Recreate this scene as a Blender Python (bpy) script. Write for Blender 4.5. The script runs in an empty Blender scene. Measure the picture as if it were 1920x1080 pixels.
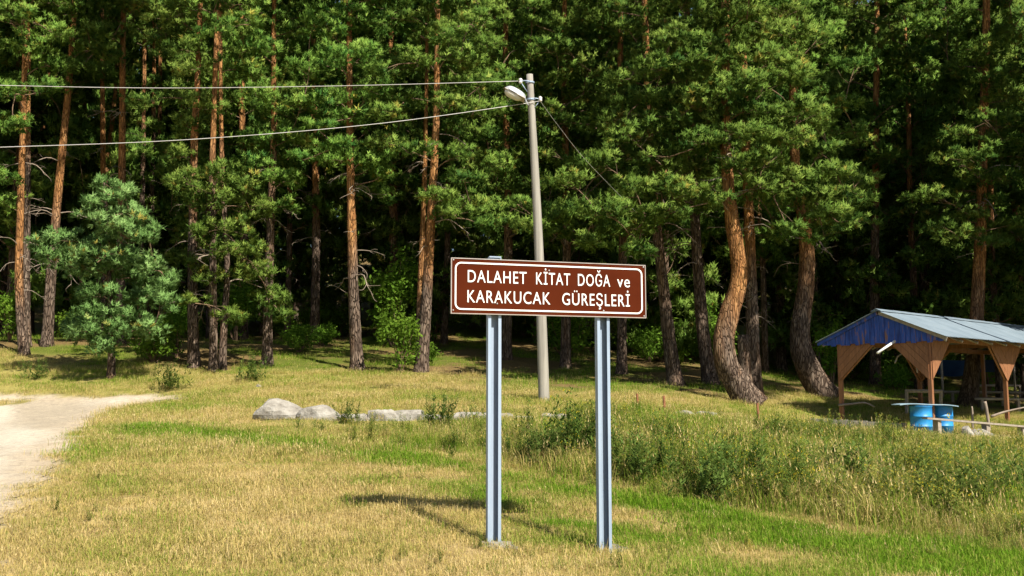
import bpy, math, random
import numpy as np
from mathutils import Vector, Matrix

# ------------------------------------------------------------------ camera, sky, sun, exposure
scn = bpy.context.scene
COL = scn.collection
FPX = 1920 * 35 / 36.0
PITCH = math.atan(208 / FPX)
CAMZ = 1.5
cam_d = bpy.data.cameras.new('camera')
cam_d.lens = 35; cam_d.sensor_width = 36; cam_d.clip_end = 3000
cam = bpy.data.objects.new('camera', cam_d); COL.objects.link(cam)
cam.location = (0, 0, CAMZ); cam.rotation_euler = (math.pi / 2 + PITCH, 0, 0)
scn.camera = cam

SUN = Vector((0.52, -0.66, 0.95)).normalized()          # towards the sun
SUN_EL = math.asin(SUN.z)
w = bpy.data.worlds.new('World'); scn.world = w; w.use_nodes = True
nt = w.node_tree
sky = nt.nodes.new('ShaderNodeTexSky'); sky.sky_type = 'NISHITA'; sky.sun_disc = False
sky.sun_elevation = SUN_EL; sky.sun_rotation = math.atan2(SUN.x, SUN.y)
nt.nodes['Background'].inputs[1].default_value = 0.06
nt.links.new(sky.outputs[0], nt.nodes['Background'].inputs[0])
sd = bpy.data.lights.new('sun', 'SUN'); sd.energy = 5.0; sd.angle = math.radians(0.5); sd.color = (1.0, 0.93, 0.80)
so = bpy.data.objects.new('sun', sd); COL.objects.link(so)
so.rotation_euler = (-SUN).to_track_quat('-Z', 'Y').to_euler()
scn.view_settings.view_transform = 'Standard'; scn.view_settings.look = 'None'
scn.view_settings.gamma = 1.0; scn.view_settings.use_curve_mapping = False
scn.view_settings.exposure = 0.98
scn.render.engine = 'CYCLES'
scn.cycles.max_bounces = 3; scn.cycles.diffuse_bounces = 1; scn.cycles.adaptive_threshold = .02; scn.cycles.transparent_max_bounces = 4
scn.cycles.use_denoising = True

rng = np.random.default_rng(7)
random.seed(7)

# ------------------------------------------------------------------ layout helpers
cp, sp = math.cos(PITCH), math.sin(PITCH)
def ray(px, py):
    u = (px - 960) / FPX; v = (540 - py) / FPX
    return np.array([u, cp - v * sp, sp + v * cp])
def at(px, py, Y):                                       # photo pixel + real distance -> world point
    d = ray(px, py); t = Y / d[1]
    return np.array([0, 0, CAMZ]) + d * t

# ------------------------------------------------------------------ terrain
CTRL = [(927,1018,9.7),(1140,1042,10.2),(200,1080,8.2),(960,1080,8.1),(1700,1080,8.8),(1900,1060,9.5),(0,1000,10.2),
 (100,880,14),(400,830,17),(850,880,14.5),(1250,950,12.5),(650,938,11.0),(900,978,10.9),(200,752,28),(0,755,29),(450,748,27),
 (560,785,20.5),(850,792,20),(1060,790,20),(1021,752,24.5),(1300,792,22),(1500,950,14),(1800,1000,12),(1700,815,26),
 (1579,784,30.6),(1886,792,31.6),(1600,816,27.8),(1720,815,27.6),(1880,818,27.2),(1400,752,31),(1540,737,36),(1265,720,35),(1330,718,36),(670,692,34),
 (790,698,33.5),(500,685,34.5),(362,690,34),(208,705,31.5),(46,665,35),(88,640,38),(1815,757,38),(1000,622,56),(300,630,52),
 (1500,690,52),(1800,712,55),(300,745,28.6),(700,735,28)]
cpts = [at(*c) for c in CTRL] + [np.array(p, float) for p in
 [(-40,30,2.6),(40,30,.5),(-30,10,.4),(30,10,-.5),(0,0,.05),(-20,-12,.1),(20,-12,-.2),(0,82,10.5),(-50,82,11),(55,82,8),
  (0,130,21),(-70,130,22),(70,130,19),(-45,50,5.5),(45,50,2.6)]]
cpts = np.array(cpts)
def _phi(r2): return np.where(r2 > 1e-9, 0.5 * r2 * np.log(np.maximum(r2, 1e-9)), 0.0)
_n = len(cpts); _d2 = ((cpts[:, None, :2] - cpts[None, :, :2]) ** 2).sum(-1)
_A = np.zeros((_n + 3, _n + 3)); _A[:_n, :_n] = _phi(_d2) + np.eye(_n) * 2.0
_A[:_n, _n] = 1; _A[:_n, _n + 1:] = cpts[:, :2]; _A[_n:, :_n] = _A[:_n, _n:].T
_W = np.linalg.solve(_A, np.concatenate([cpts[:, 2], np.zeros(3)]))

def vnoise(x, y, seed=0):
    xi = np.floor(x).astype(np.int64); yi = np.floor(y).astype(np.int64); fx = x - xi; fy = y - yi
    fx = fx * fx * (3 - 2 * fx); fy = fy * fy * (3 - 2 * fy)
    def h(a, b):
        n = (a * 374761393 + b * 668265263 + seed * 974634721) & 0x7fffffff
        n = ((n ^ (n >> 13)) * 1274126177) & 0x7fffffff
        return ((n ^ (n >> 16)) & 0xffff) / 65535.0
    return (h(xi, yi) * (1 - fx) + h(xi + 1, yi) * fx) * (1 - fy) + (h(xi, yi + 1) * (1 - fx) + h(xi + 1, yi + 1) * fx) * fy
def fbm(x, y, seed=0, o=3):
    s = 0; a = 0.5
    for k in range(o):
        s = s + a * vnoise(x * 2 ** k, y * 2 ** k, seed + k * 17); a *= 0.5
    return s / (1 - 0.5 ** o)

def gz(x, y):
    x = np.atleast_1d(np.asarray(x, float)); y = np.atleast_1d(np.asarray(y, float))
    xc = np.clip(x, -70, 70); yc = np.clip(y, -12, 130)
    out = np.empty(xc.shape); fx, fy, fo = xc.ravel(), yc.ravel(), out.ravel()
    for i in range(0, fx.size, 20000):
        a = fx[i:i + 20000]; b = fy[i:i + 20000]
        d2 = (a[:, None] - cpts[None, :, 0]) ** 2 + (b[:, None] - cpts[None, :, 1]) ** 2
        fo[i:i + 20000] = _phi(d2) @ _W[:_n] + _W[_n] + a * _W[_n + 1] + b * _W[_n + 2]
    out = fo.reshape(xc.shape)
    return out + (fbm(x * .9, y * .9, 3) - .5) * .10 + (vnoise(x * 3.1, y * 3.1, 9) - .5) * .03
def g1(x, y): return float(gz(x, y)[0])
def onground(px, py, far=90):                            # where a sight line meets the ground
    d = ray(px, py); ts = np.linspace(6, far, 900) / d[1]
    X = d[0] * ts; Y = d[1] * ts; Z = CAMZ + d[2] * ts
    below = np.nonzero(Z < gz(X, Y))[0]
    i = below[0] if len(below) else len(ts) - 1
    return np.array([X[i], Y[i]])

def poly_sd(x, y, P):                                    # >0 inside, distance in metres
    P = np.asarray(P); Q = np.roll(P, -1, 0); ins = np.zeros(x.shape, bool); dm = np.full(x.shape, 1e9)
    for (ax, ay), (bx, by) in zip(P, Q):
        c = ((ay > y) != (by > y)) & (x < (bx - ax) * (y - ay) / (by - ay + 1e-12) + ax); ins ^= c
        vx, vy = bx - ax, by - ay; t = np.clip(((x - ax) * vx + (y - ay) * vy) / (vx * vx + vy * vy + 1e-12), 0, 1)
        dm = np.minimum(dm, np.hypot(x - ax - t * vx, y - ay - t * vy))
    return np.where(ins, dm, -dm)
def sst(e0, e1, v):
    t = np.clip((v - e0) / (e1 - e0), 0, 1); return t * t * (3 - 2 * t)

def gpoly(pix, extra=()): return [onground(*p) for p in pix] + [np.array(e, float) for e in extra]
ROAD = gpoly([(-40,1060),(0,1015),(50,962),(95,915),(135,868),(158,822),(182,792),(225,766),(270,757),(330,752)]) + \
       [np.array((-9.2,28.6))] + gpoly([(300,743),(150,741),(0,741)], [(-24,30.5),(-30,28),(-26,22),(-16,13),(-10,7),(-6.2,7)])
ISLAND = gpoly([(70,749),(30,758),(-60,763),(-160,762)], [(-22,28.6),(-18.5,29.2)])
G_UP = [(300,785),(420,806),(560,826),(700,846),(800,858),(900,880),(1000,902),(1130,925),(1250,945),(1400,968),(1550,995),(1700,1015),(1920,1045)]
G_LO = [(1680,1080),(1500,1045),(1400,1018),(1300,990),(1160,950),(1000,905),(850,882),(700,868),(550,848),(400,828),(250,818),(190,800)]
GREEN = gpoly(G_UP, [(7.5,8.6),(6.0,5.0),(4.2,5.0)]) + gpoly(G_LO)
_up = gpoly(G_UP)
BANK = [onground(470,795), onground(640,772), onground(900,775), onground(1100,772), onground(1300,785), np.array((10.0,24.5)), np.array((16.,25.0)), np.array((24.,24.)),
        np.array((14.,8.))] + _up[::-1]
FEDGE = [onground(-150,660), onground(60,668), onground(190,682), onground(340,690), onground(500,690), onground(680,697), onground(830,703), onground(950,722),
         onground(1080,738), onground(1250,735), np.array((7.6,32.)), np.array((10.,35.)), np.array((22.,36.)), np.array((40.,34.)), np.array((300.,34.)), np.array((300.,400.)),
         np.array((-300.,400.)), np.array((-300.,36.)), np.array((-40.,36.))]

def zones(x, y):
    n1 = fbm(x * .8, y * .8, 21) - .5; n2 = fbm(x * 2.3, y * 2.3, 31) - .5
    road = sst(-.25, .35, poly_sd(x, y, ROAD) + n2 * .8) * (1 - sst(-.2, .3, poly_sd(x, y, ISLAND) + n2))
    green = sst(-.3, .5, poly_sd(x, y, GREEN) + n1 * 1.2 + n2 * .6) * (.8 + .2 * sst(-5, -1, x))
    bank = sst(-.3, .9, poly_sd(x, y, BANK) + n1 * 1.6 + n2 * .6)
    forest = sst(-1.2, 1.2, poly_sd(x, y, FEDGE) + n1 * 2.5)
    patch = sst(.08, .26, fbm(x * .55 + 3, y * .55, 77) - .5) * sst(-.2, .2, n2 + .12)
    return road, green, bank, forest, patch

def mixc(a, b, t): return a * (1 - t[..., None]) + np.asarray(b) * t[..., None]
def zone_colour(x, y):
    road, green, bank, forest, patch = zones(x, y)
    meadow = sst(18, 25, y + 2 * (fbm(x * .3, y * .3, 4) - .5))
    n = fbm(x * 1.7, y * 1.7, 55)
    c = np.zeros(x.shape + (3,)) + np.array((.36, .27, .115))
    c = mixc(c, (.24, .165, .075), sst(.45, .75, n))
    c = mixc(c, (.17, .20, .035), patch * .75)
    c = mixc(c, (.24, .225, .055), meadow * .7)
    c = mixc(c, (.20, .205, .045), bank * .8)
    c = mixc(c, (.115, .21, .018), green)
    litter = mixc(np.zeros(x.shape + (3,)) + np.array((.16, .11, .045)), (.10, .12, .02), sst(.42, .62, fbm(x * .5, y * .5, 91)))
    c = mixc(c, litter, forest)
    rc = mixc(np.zeros(x.shape + (3,)) + np.array((.50, .445, .36)), (.33, .275, .20), sst(.40, .66, fbm(x * .55 + y * .25, y * .16, 12, 4)) * .8)
    rc = mixc(rc, (.42, .345, .25), 1 - sst(.1, 1.3, poly_sd(x, y, ROAD) + (fbm(x * 1.5, y * 1.5, 8) - .5) * 1.2))   # sandy verge
    c = mixc(c, rc, road)
    return c

# ------------------------------------------------------------------ mesh helpers
def mesh_np(name, V, faces, mat, smooth=False, attrs=None, cattr=None, normals=None):
    V = np.asarray(V, np.float32); me = bpy.data.meshes.new(name)
    fl = [np.asarray(f, np.int32) for f in faces if len(f)]
    me.vertices.add(len(V)); me.vertices.foreach_set('co', V.ravel())
    nl = sum(f.size for f in fl); nf = sum(len(f) for f in fl)
    me.loops.add(nl); me.loops.foreach_set('vertex_index', np.concatenate([f.ravel() for f in fl]))
    st = []; o = 0
    for f in fl:
        st.append(o + np.arange(len(f), dtype=np.int32) * f.shape[1]); o += f.size
    me.polygons.add(nf); me.polygons.foreach_set('loop_start', np.concatenate(st).astype(np.int32))
    me.polygons.foreach_set('use_smooth', np.full(nf, bool(smooth)))
    me.update(calc_edges=True)
    for k, a in (attrs or {}).items():
        at_ = me.attributes.new(k, 'FLOAT', 'POINT'); at_.data.foreach_set('value', np.asarray(a, np.float32))
    if cattr is not None:
        at_ = me.attributes.new('Col', 'FLOAT_COLOR', 'POINT')
        at_.data.foreach_set('color', np.concatenate([cattr, np.ones((len(V), 1))], 1).astype(np.float32).ravel())
    if mat is not None: me.materials.append(mat)
    if normals is not None:                                # rounded normals so that every tuft shades as a small brush
        at_ = me.attributes.new('custom_normal', 'FLOAT_VECTOR', 'POINT'); at_.data.foreach_set('vector', np.asarray(normals, np.float32).ravel())
    return me

def obj(name, me, parent=None, loc=None, rot=None, scale=None):
    o = bpy.data.objects.new(name, me); COL.objects.link(o)
    if parent is not None: o.parent = parent
    if loc is not None: o.location = [float(v) for v in loc]
    if rot is not None: o.rotation_euler = rot
    if scale is not None: o.scale = scale if hasattr(scale, '__len__') else (scale,) * 3
    return o
def tag(o, label=None, cat=None, group=None, kind=None):
    if label: o['label'] = label
    if cat: o['category'] = cat
    if group: o['group'] = group
    if kind: o['kind'] = kind
    return o
def thing(name, label, cat, loc=(0, 0, 0), rz=0, group=None):
    return tag(obj(name, None, None, loc, (0, 0, rz)), label, cat, group)

class MB:
    def __init__(s): s.v = []; s.q = []; s.t = []; s.n = 0; s.a = []
    def add(s, V, q=(), t=(), a=None):
        V = np.asarray(V, float)
        if len(q): s.q.append(np.asarray(q) + s.n)
        if len(t): s.t.append(np.asarray(t) + s.n)
        s.v.append(V); s.n += len(V); s.a.append(np.zeros(len(V)) if a is None else np.asarray(a, float)); return s
    def box(s, c, d, R=None):
        c = np.asarray(c, float); hx, hy, hz = np.asarray(d, float) / 2
        V = np.array([[x, y, z] for x in (-hx, hx) for y in (-hy, hy) for z in (-hz, hz)])
        if R is not None: V = V @ np.asarray(R).T
        return s.add(V + c, [[0,1,3,2],[4,6,7,5],[0,4,5,1],[2,3,7,6],[0,2,6,4],[1,5,7,3]])
    def prism(s, P, ax, d0, d1):                           # polygon P (2-D) extruded along axis ax
        P = np.asarray(P, float); n = len(P)
        def put(d):
            V = np.zeros((n, 3)); o = [i for i in range(3) if i != ax]; V[:, o[0]] = P[:, 0]; V[:, o[1]] = P[:, 1]; V[:, ax] = d; return V
        V = np.concatenate([put(d0), put(d1)])
        q = [[i, (i + 1) % n, n + (i + 1) % n, n + i] for i in range(n)]
        t = [[0, i + 1, i] for i in range(1, n - 1)] + [[n, n + i, n + i + 1] for i in range(1, n - 1)]
        return s.add(V, q, t)
    def tube(s, P, r, sides=8, caps=True, noise=0, seed=0, hscale=1.0):
        P = np.asarray(P, float); n = len(P); r = np.broadcast_to(np.asarray(r, float), (n,))
        T = np.gradient(P, axis=0); T /= np.linalg.norm(T, axis=1)[:, None] + 1e-12
        ref = np.array([0., 1, 0]) if abs(T[:, 1]).max() < .9 else np.array([1., 0, 0])
        U = np.cross(T, ref); U /= np.linalg.norm(U, axis=1)[:, None] + 1e-12; W = np.cross(T, U)
        an = np.arange(sides) / sides * 2 * math.pi
        rr = np.repeat(r[:, None], sides, 1)
        arc = np.concatenate([[0], np.cumsum(np.linalg.norm(np.diff(P, axis=0), axis=1))])
        if noise:
            A, B = np.meshgrid(an, arc)
            rr = rr * (1 + noise * (2 * fbm(np.cos(A) * 1.6 + 9 + seed, np.sin(A) * 1.6 + B * hscale, seed) - 1))
        V = P[:, None] + rr[..., None] * (np.cos(an)[None, :, None] * U[:, None] + np.sin(an)[None, :, None] * W[:, None])
        i, j = np.meshgrid(np.arange(n - 1), np.arange(sides), indexing='ij'); j2 = (j + 1) % sides
        q = np.stack([i * sides + j, i * sides + j2, (i + 1) * sides + j2, (i + 1) * sides + j], -1).reshape(-1, 4)
        V = V.reshape(-1, 3); t = []
        if caps:
            V = np.concatenate([V, P[:1], P[-1:]]); a, b = n * sides, n * sides + 1
            t = [[a, (k + 1) % sides, k] for k in range(sides)] + [[b, (n - 1) * sides + k, (n - 1) * sides + (k + 1) % sides] for k in range(sides)]
        s.add(V, q, t, np.concatenate([np.repeat(arc, sides), [0, arc[-1]] if caps else []])); return s
    def lathe(s, prof, sides=20, c=(0, 0, 0)):
        prof = np.asarray(prof, float); n = len(prof); an = np.arange(sides) / sides * 2 * math.pi
        V = np.stack([prof[:, 0, None] * np.cos(an), prof[:, 0, None] * np.sin(an), np.repeat(prof[:, 1, None], sides, 1)], -1).reshape(-1, 3) + np.asarray(c)
        i, j = np.meshgrid(np.arange(n - 1), np.arange(sides), indexing='ij'); j2 = (j + 1) % sides
        q = np.stack([i * sides + j, i * sides + j2, (i + 1) * sides + j2, (i + 1) * sides + j], -1).reshape(-1, 4)
        return s.add(V, q)
    def mesh(s, name, mat, smooth=False, attrs=None):
        return mesh_np(name, np.concatenate(s.v), [np.concatenate(s.q) if s.q else [], np.concatenate(s.t) if s.t else []], mat, smooth, attrs)
    def build(s, name, mat, parent=None, smooth=False, **k): return obj(name, s.mesh(name, mat, smooth), parent, **k)

def spline(P, n):                                         # Catmull-Rom resample
    P = np.asarray(P, float); P = np.concatenate([[2 * P[0] - P[1]], P, [2 * P[-1] - P[-2]]]); m = len(P) - 3
    t = np.linspace(0, m - 1e-6, n); i = t.astype(int); f = (t - i)[:, None]
    a, b, c, d = P[i], P[i + 1], P[i + 2], P[i + 3]
    return .5 * (2 * b + (c - a) * f + (2 * a - 5 * b + 4 * c - d) * f ** 2 + (3 * b - a - 3 * c + d) * f ** 3)

# ------------------------------------------------------------------ materials
def newmat(name):
    m = bpy.data.materials.new(name); m.use_nodes = True
    return m, m.node_tree, m.node_tree.nodes['Principled BSDF']
def ramp(nt, stops, fac):
    r = nt.nodes.new('ShaderNodeValToRGB'); el = r.color_ramp.elements
    while len(el) < len(stops): el.new(.5)
    for e, (p, c) in zip(el, stops): e.position = p; e.color = (*c, 1)
    nt.links.new(fac, r.inputs[0]); return r.outputs[0]
def noise(nt, scale, detail=4, vec=None, rough=.6):
    n = nt.nodes.new('ShaderNodeTexNoise'); n.inputs['Scale'].default_value = scale; n.inputs['Detail'].default_value = detail; n.inputs['Roughness'].default_value = rough
    if vec is not None: nt.links.new(vec, n.inputs['Vector'])
    return n.outputs[0]
def coords(nt, scale=(1, 1, 1)):
    t = nt.nodes.new('ShaderNodeTexCoord'); mp = nt.nodes.new('ShaderNodeMapping'); mp.inputs['Scale'].default_value = scale
    oi = nt.nodes.new('ShaderNodeObjectInfo'); ad = nt.nodes.new('ShaderNodeVectorMath'); ad.operation = 'MULTIPLY_ADD'
    cx = nt.nodes.new('ShaderNodeCombineXYZ')
    for k in range(3): nt.links.new(oi.outputs['Random'], cx.inputs[k])
    nt.links.new(cx.outputs[0], ad.inputs[0]); ad.inputs[1].default_value = (37, 53, 71); nt.links.new(t.outputs['Object'], ad.inputs[2])
    nt.links.new(ad.outputs[0], mp.inputs[0]); return mp.outputs[0]
def bump(nt, b, h, strength=.4, dist=.01):
    n = nt.nodes.new('ShaderNodeBump'); n.inputs['Strength'].default_value = strength; n.inputs['Distance'].default_value = dist
    nt.links.new(h, n.inputs['Height']); nt.links.new(n.outputs[0], b.inputs['Normal'])
def math2(nt, op, a, b):
    n = nt.nodes.new('ShaderNodeMath'); n.operation = op
    for k, v in enumerate((a, b)):
        if isinstance(v, (int, float)): n.inputs[k].default_value = v
        else: nt.links.new(v, n.inputs[k])
    return n.outputs[0]
def mixcol(nt, fac, a, b, mode='MIX'):
    n = nt.nodes.new('ShaderNodeMix'); n.data_type = 'RGBA'; n.blend_type = mode
    for k, v in ((0, fac), (6, a), (7, b)):
        if isinstance(v, (int, float)): n.inputs[k].default_value = v
        elif isinstance(v, tuple): n.inputs[k].default_value = (*v, 1)
        else: nt.links.new(v, n.inputs[k])
    return n.outputs[2]
def simple(name, c1, c2, scale=(6, 6, 6), rough=.7, metal=0, bs=.3, bd=.006, nscale=1.0, c3=None, spec=.4, stops=(.3, .7, .82)):
    m, nt, b = newmat(name); v = coords(nt, scale); n = noise(nt, nscale, 6, v, .65)
    st = [(stops[0], c1), (stops[1], c2)] + ([(stops[2], c3)] if c3 else [])
    nt.links.new(ramp(nt, st, n), b.inputs['Base Color']); b.inputs['Roughness'].default_value = rough; b.inputs['Metallic'].default_value = metal
    b.inputs['Specular IOR Level'].default_value = spec
    bump(nt, b, n, bs, bd); return m

def attr(nt, name, typ='GEOMETRY'):
    a = nt.nodes.new('ShaderNodeAttribute'); a.attribute_name = name; a.attribute_type = typ; return a
def ground_material():
    m, nt, b = newmat('ground_soil_and_turf'); a = attr(nt, 'Col')
    t = nt.nodes.new('ShaderNodeNewGeometry')
    n = noise(nt, 7, 8, t.outputs['Position'], .75); n2 = noise(nt, 45, 4, t.outputs['Position'], .7)
    f = ramp(nt, [(.25, (.55, .55, .55)), (.5, (1, 1, 1)), (.75, (1.25, 1.22, 1.15))], n)
    f2 = ramp(nt, [(.3, (.7, .7, .7)), (.7, (1.2, 1.2, 1.2))], n2)
    c = mixcol(nt, 1.0, a.outputs['Color'], f, 'MULTIPLY'); c = mixcol(nt, .7, c, f2, 'MULTIPLY')
    nt.links.new(c, b.inputs['Base Color']); b.inputs['Roughness'].default_value = .95; b.inputs['Specular IOR Level'].default_value = .1
    bump(nt, b, math2(nt, 'ADD', n, n2), .6, .04); return m
M_GROUND = ground_material()

def bark_material():
    m, nt, b = newmat('pine_bark'); v = coords(nt, (1, 1, .2))
    vo = nt.nodes.new('ShaderNodeTexVoronoi'); vo.feature = 'DISTANCE_TO_EDGE'; vo.inputs['Scale'].default_value = 15
    wn = nt.nodes.new('ShaderNodeTexNoise'); wn.inputs['Scale'].default_value = 5; nt.links.new(v, wn.inputs['Vector'])
    vv = nt.nodes.new('ShaderNodeVectorMath'); vv.operation = 'MULTIPLY_ADD'; nt.links.new(wn.outputs['Color'], vv.inputs[0]); vv.inputs[1].default_value = (.22, .22, .22); nt.links.new(v, vv.inputs[2])
    nt.links.new(vv.outputs[0], vo.inputs['Vector'])
    n = noise(nt, 9, 6, v, .7); nb = noise(nt, 2.2, 3, v, .6)
    grey = ramp(nt, [(.28, (.05, .034, .025)), (.5, (.14, .10, .075)), (.72, (.30, .235, .18))], n)
    orng = ramp(nt, [(.28, (.12, .05, .02)), (.5, (.33, .155, .055)), (.72, (.56, .31, .125))], n)
    o = attr(nt, 'orange'); f = math2(nt, 'ADD', o.outputs['Fac'], math2(nt, 'MULTIPLY', math2(nt, 'SUBTRACT', nb, .5), 1.5))
    f = math2(nt, 'MINIMUM', math2(nt, 'MAXIMUM', f, 0), 1)
    c = mixcol(nt, f, grey, orng)
    e = ramp(nt, [(0.0, (.26, .23, .21)), (.05, (.6, .58, .56)), (.22, (1.12, 1.12, 1.12))], vo.outputs['Distance'])
    c = mixcol(nt, math2(nt, 'SUBTRACT', 1.0, math2(nt, 'MULTIPLY', f, .55)), c, mixcol(nt, 1.0, c, e, 'MULTIPLY'))
    nt.links.new(c, b.inputs['Base Color']); b.inputs['Roughness'].default_value = .9; b.inputs['Specular IOR Level'].default_value = .15
    h = math2(nt, 'ADD', math2(nt, 'MINIMUM', vo.outputs['Distance'], .15), math2(nt, 'MULTIPLY', n, .15))
    bump(nt, b, h, 1.0, .25); return m
M_BARK = bark_material()

def leaf_material(name, stops, trans=.3, src='tint', typ='GEOMETRY', hue=.035):
    m, nt, b = newmat(name); a = attr(nt, src, typ)
    c = ramp(nt, stops, a.outputs['Fac'])
    oi = nt.nodes.new('ShaderNodeObjectInfo')
    hs = nt.nodes.new('ShaderNodeHueSaturation'); nt.links.new(c, hs.inputs['Color'])
    nt.links.new(math2(nt, 'ADD', .5 - hue / 2 * .5, math2(nt, 'MULTIPLY', oi.outputs['Random'], hue * .5)), hs.inputs['Hue'])
    nt.links.new(math2(nt, 'ADD', .82, math2(nt, 'MULTIPLY', oi.outputs['Random'], .36)), hs.inputs['Value'])
    nt.links.new(hs.outputs[0], b.inputs['Base Color']); b.inputs['Roughness'].default_value = .6; b.inputs['Specular IOR Level'].default_value = .06
    tr = nt.nodes.new('ShaderNodeBsdfTranslucent'); nt.links.new(hs.outputs[0], tr.inputs[0])
    mx = nt.nodes.new('ShaderNodeMixShader'); mx.inputs[0].default_value = trans
    nt.links.new(b.outputs[0], mx.inputs[1]); nt.links.new(tr.outputs[0], mx.inputs[2])
    nt.links.new(mx.outputs[0], nt.nodes['Material Output'].inputs[0]); return m
M_PINE = leaf_material('pine_needles', [(0, (.05, .125, .024)), (.5, (.16, .268, .046)), (.9, (.28, .39, .078)), (1, (.34, .31, .06))], .4)
M_BLUE = leaf_material('blue_green_needles', [(0, (.11, .23, .06)), (.5, (.21, .39, .115)), (.9, (.31, .50, .17)), (1, (.36, .34, .07))], .4)
M_LEAF = leaf_material('broad_leaves', [(0, (.07, .14, .014)), (.5, (.13, .25, .025)), (1, (.21, .33, .04))], .42)
M_WEED = leaf_material('weed_leaves', [(0, (.07, .115, .025)), (.5, (.13, .19, .04)), (1, (.23, .26, .06))], .38)
M_TWIG = simple('dead_twig_wood', (.16, .12, .09), (.33, .27, .21), (3, 3, 3), .9)
M_LIMB = simple('limb_wood', (.09, .06, .04), (.22, .14, .08), (3, 3, 3), .9)

# ------------------------------------------------------------------ ground and road sheets
def axis(lo, hi, step, far, grow=1.25):
    a = list(np.arange(lo, hi + 1e-6, step)); s = step; x = a[-1]
    while x < far: s *= grow; x += s; a.append(x)
    s = step; x = a[0]; b = []
    while x > -far: s *= grow; x -= s; b.append(x)
    return np.array(b[::-1] + a)
gx = axis(-19, 19, .2, 900); gy = axis(6.5, 40, .2, 900)
GX, GY = np.meshgrid(gx, gy); GZ = gz(GX, GY)
fi, fj = np.meshgrid(np.arange(len(gy) - 1), np.arange(len(gx) - 1), indexing='ij'); nx = len(gx)
GQ = np.stack([fi * nx + fj, fi * nx + fj + 1, (fi + 1) * nx + fj + 1, (fi + 1) * nx + fj], -1).reshape(-1, 4)
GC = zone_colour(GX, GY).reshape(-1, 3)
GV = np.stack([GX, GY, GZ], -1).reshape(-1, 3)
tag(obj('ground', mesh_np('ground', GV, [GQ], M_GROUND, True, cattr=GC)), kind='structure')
rd = zones(GX, GY)[0].ravel(); rq = GQ[(rd[GQ].min(1) > .35)]
used = np.unique(rq); remap = np.zeros(len(GV), int); remap[used] = np.arange(len(used))
tag(obj('gravel_road', mesh_np('gravel_road', GV[used] + np.array([0, 0, .012]), [remap[rq]], M_GROUND, True, cattr=GC[used])), kind='structure')

# ------------------------------------------------------------------ pine building blocks
def tuft_templates(k=6, n=12, L=.130, wd=.036, seed=1):
    r = np.random.default_rng(seed); out = []
    for _ in range(k):
        az = r.uniform(0, 2 * math.pi, n); tilt = np.radians(r.uniform(10, 80, n)); ln = L * r.uniform(.75, 1.2, n)
        d = np.stack([np.sin(tilt) * np.cos(az), np.sin(tilt) * np.sin(az), np.cos(tilt)], -1)
        base = np.zeros((n, 3)); base[:, 2] = r.uniform(-.03, .08, n)
        s = np.cross(d, r.normal(size=(n, 3))); s /= np.linalg.norm(s, axis=1)[:, None]; wv = s * wd * r.uniform(.7, 1.2, n)[:, None]
        out.append(np.stack([base - wv / 2 + d * .01, base + wv / 2 + d * .01, base + d * ln[:, None]], 1).reshape(-1, 3))
    return np.array(out)
TUFT = tuft_templates()
def place_tufts(P, A, S, tint, r, O, T=TUFT):
    N = len(P); A = A / (np.linalg.norm(A, axis=1)[:, None] + 1e-9)
    ref = r.normal(size=(N, 3)); X = np.cross(A, ref); X /= np.linalg.norm(X, axis=1)[:, None] + 1e-9; Y = np.cross(A, X)
    R = np.stack([X, Y, A], -1); t = T[r.integers(0, len(T), N)] * S[:, None, None]
    loc = np.einsum('nij,nkj->nki', R, t); K = loc.shape[1] // 3
    tri = loc.reshape(N, K, 3, 3); O = O / (np.linalg.norm(O, axis=1)[:, None] + 1e-9)
    gn = np.cross(tri[:, :, 1] - tri[:, :, 0], tri[:, :, 2] - tri[:, :, 0]); flip = (gn * O[:, None]).sum(-1) < 0
    tri[flip] = tri[flip][:, [0, 2, 1]]
    nrm = O[:, None, None] + tri / (.14 * S[:, None, None, None]) * .8; nrm /= np.linalg.norm(nrm, axis=-1)[..., None] + 1e-9
    V = (tri + P[:, None, None]).reshape(-1, 3)
    tt = np.repeat(np.clip(tint, 0, 1), K * 3)
    return V, np.arange(len(V)).reshape(-1, 3), tt, nrm.reshape(-1, 3)

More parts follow.
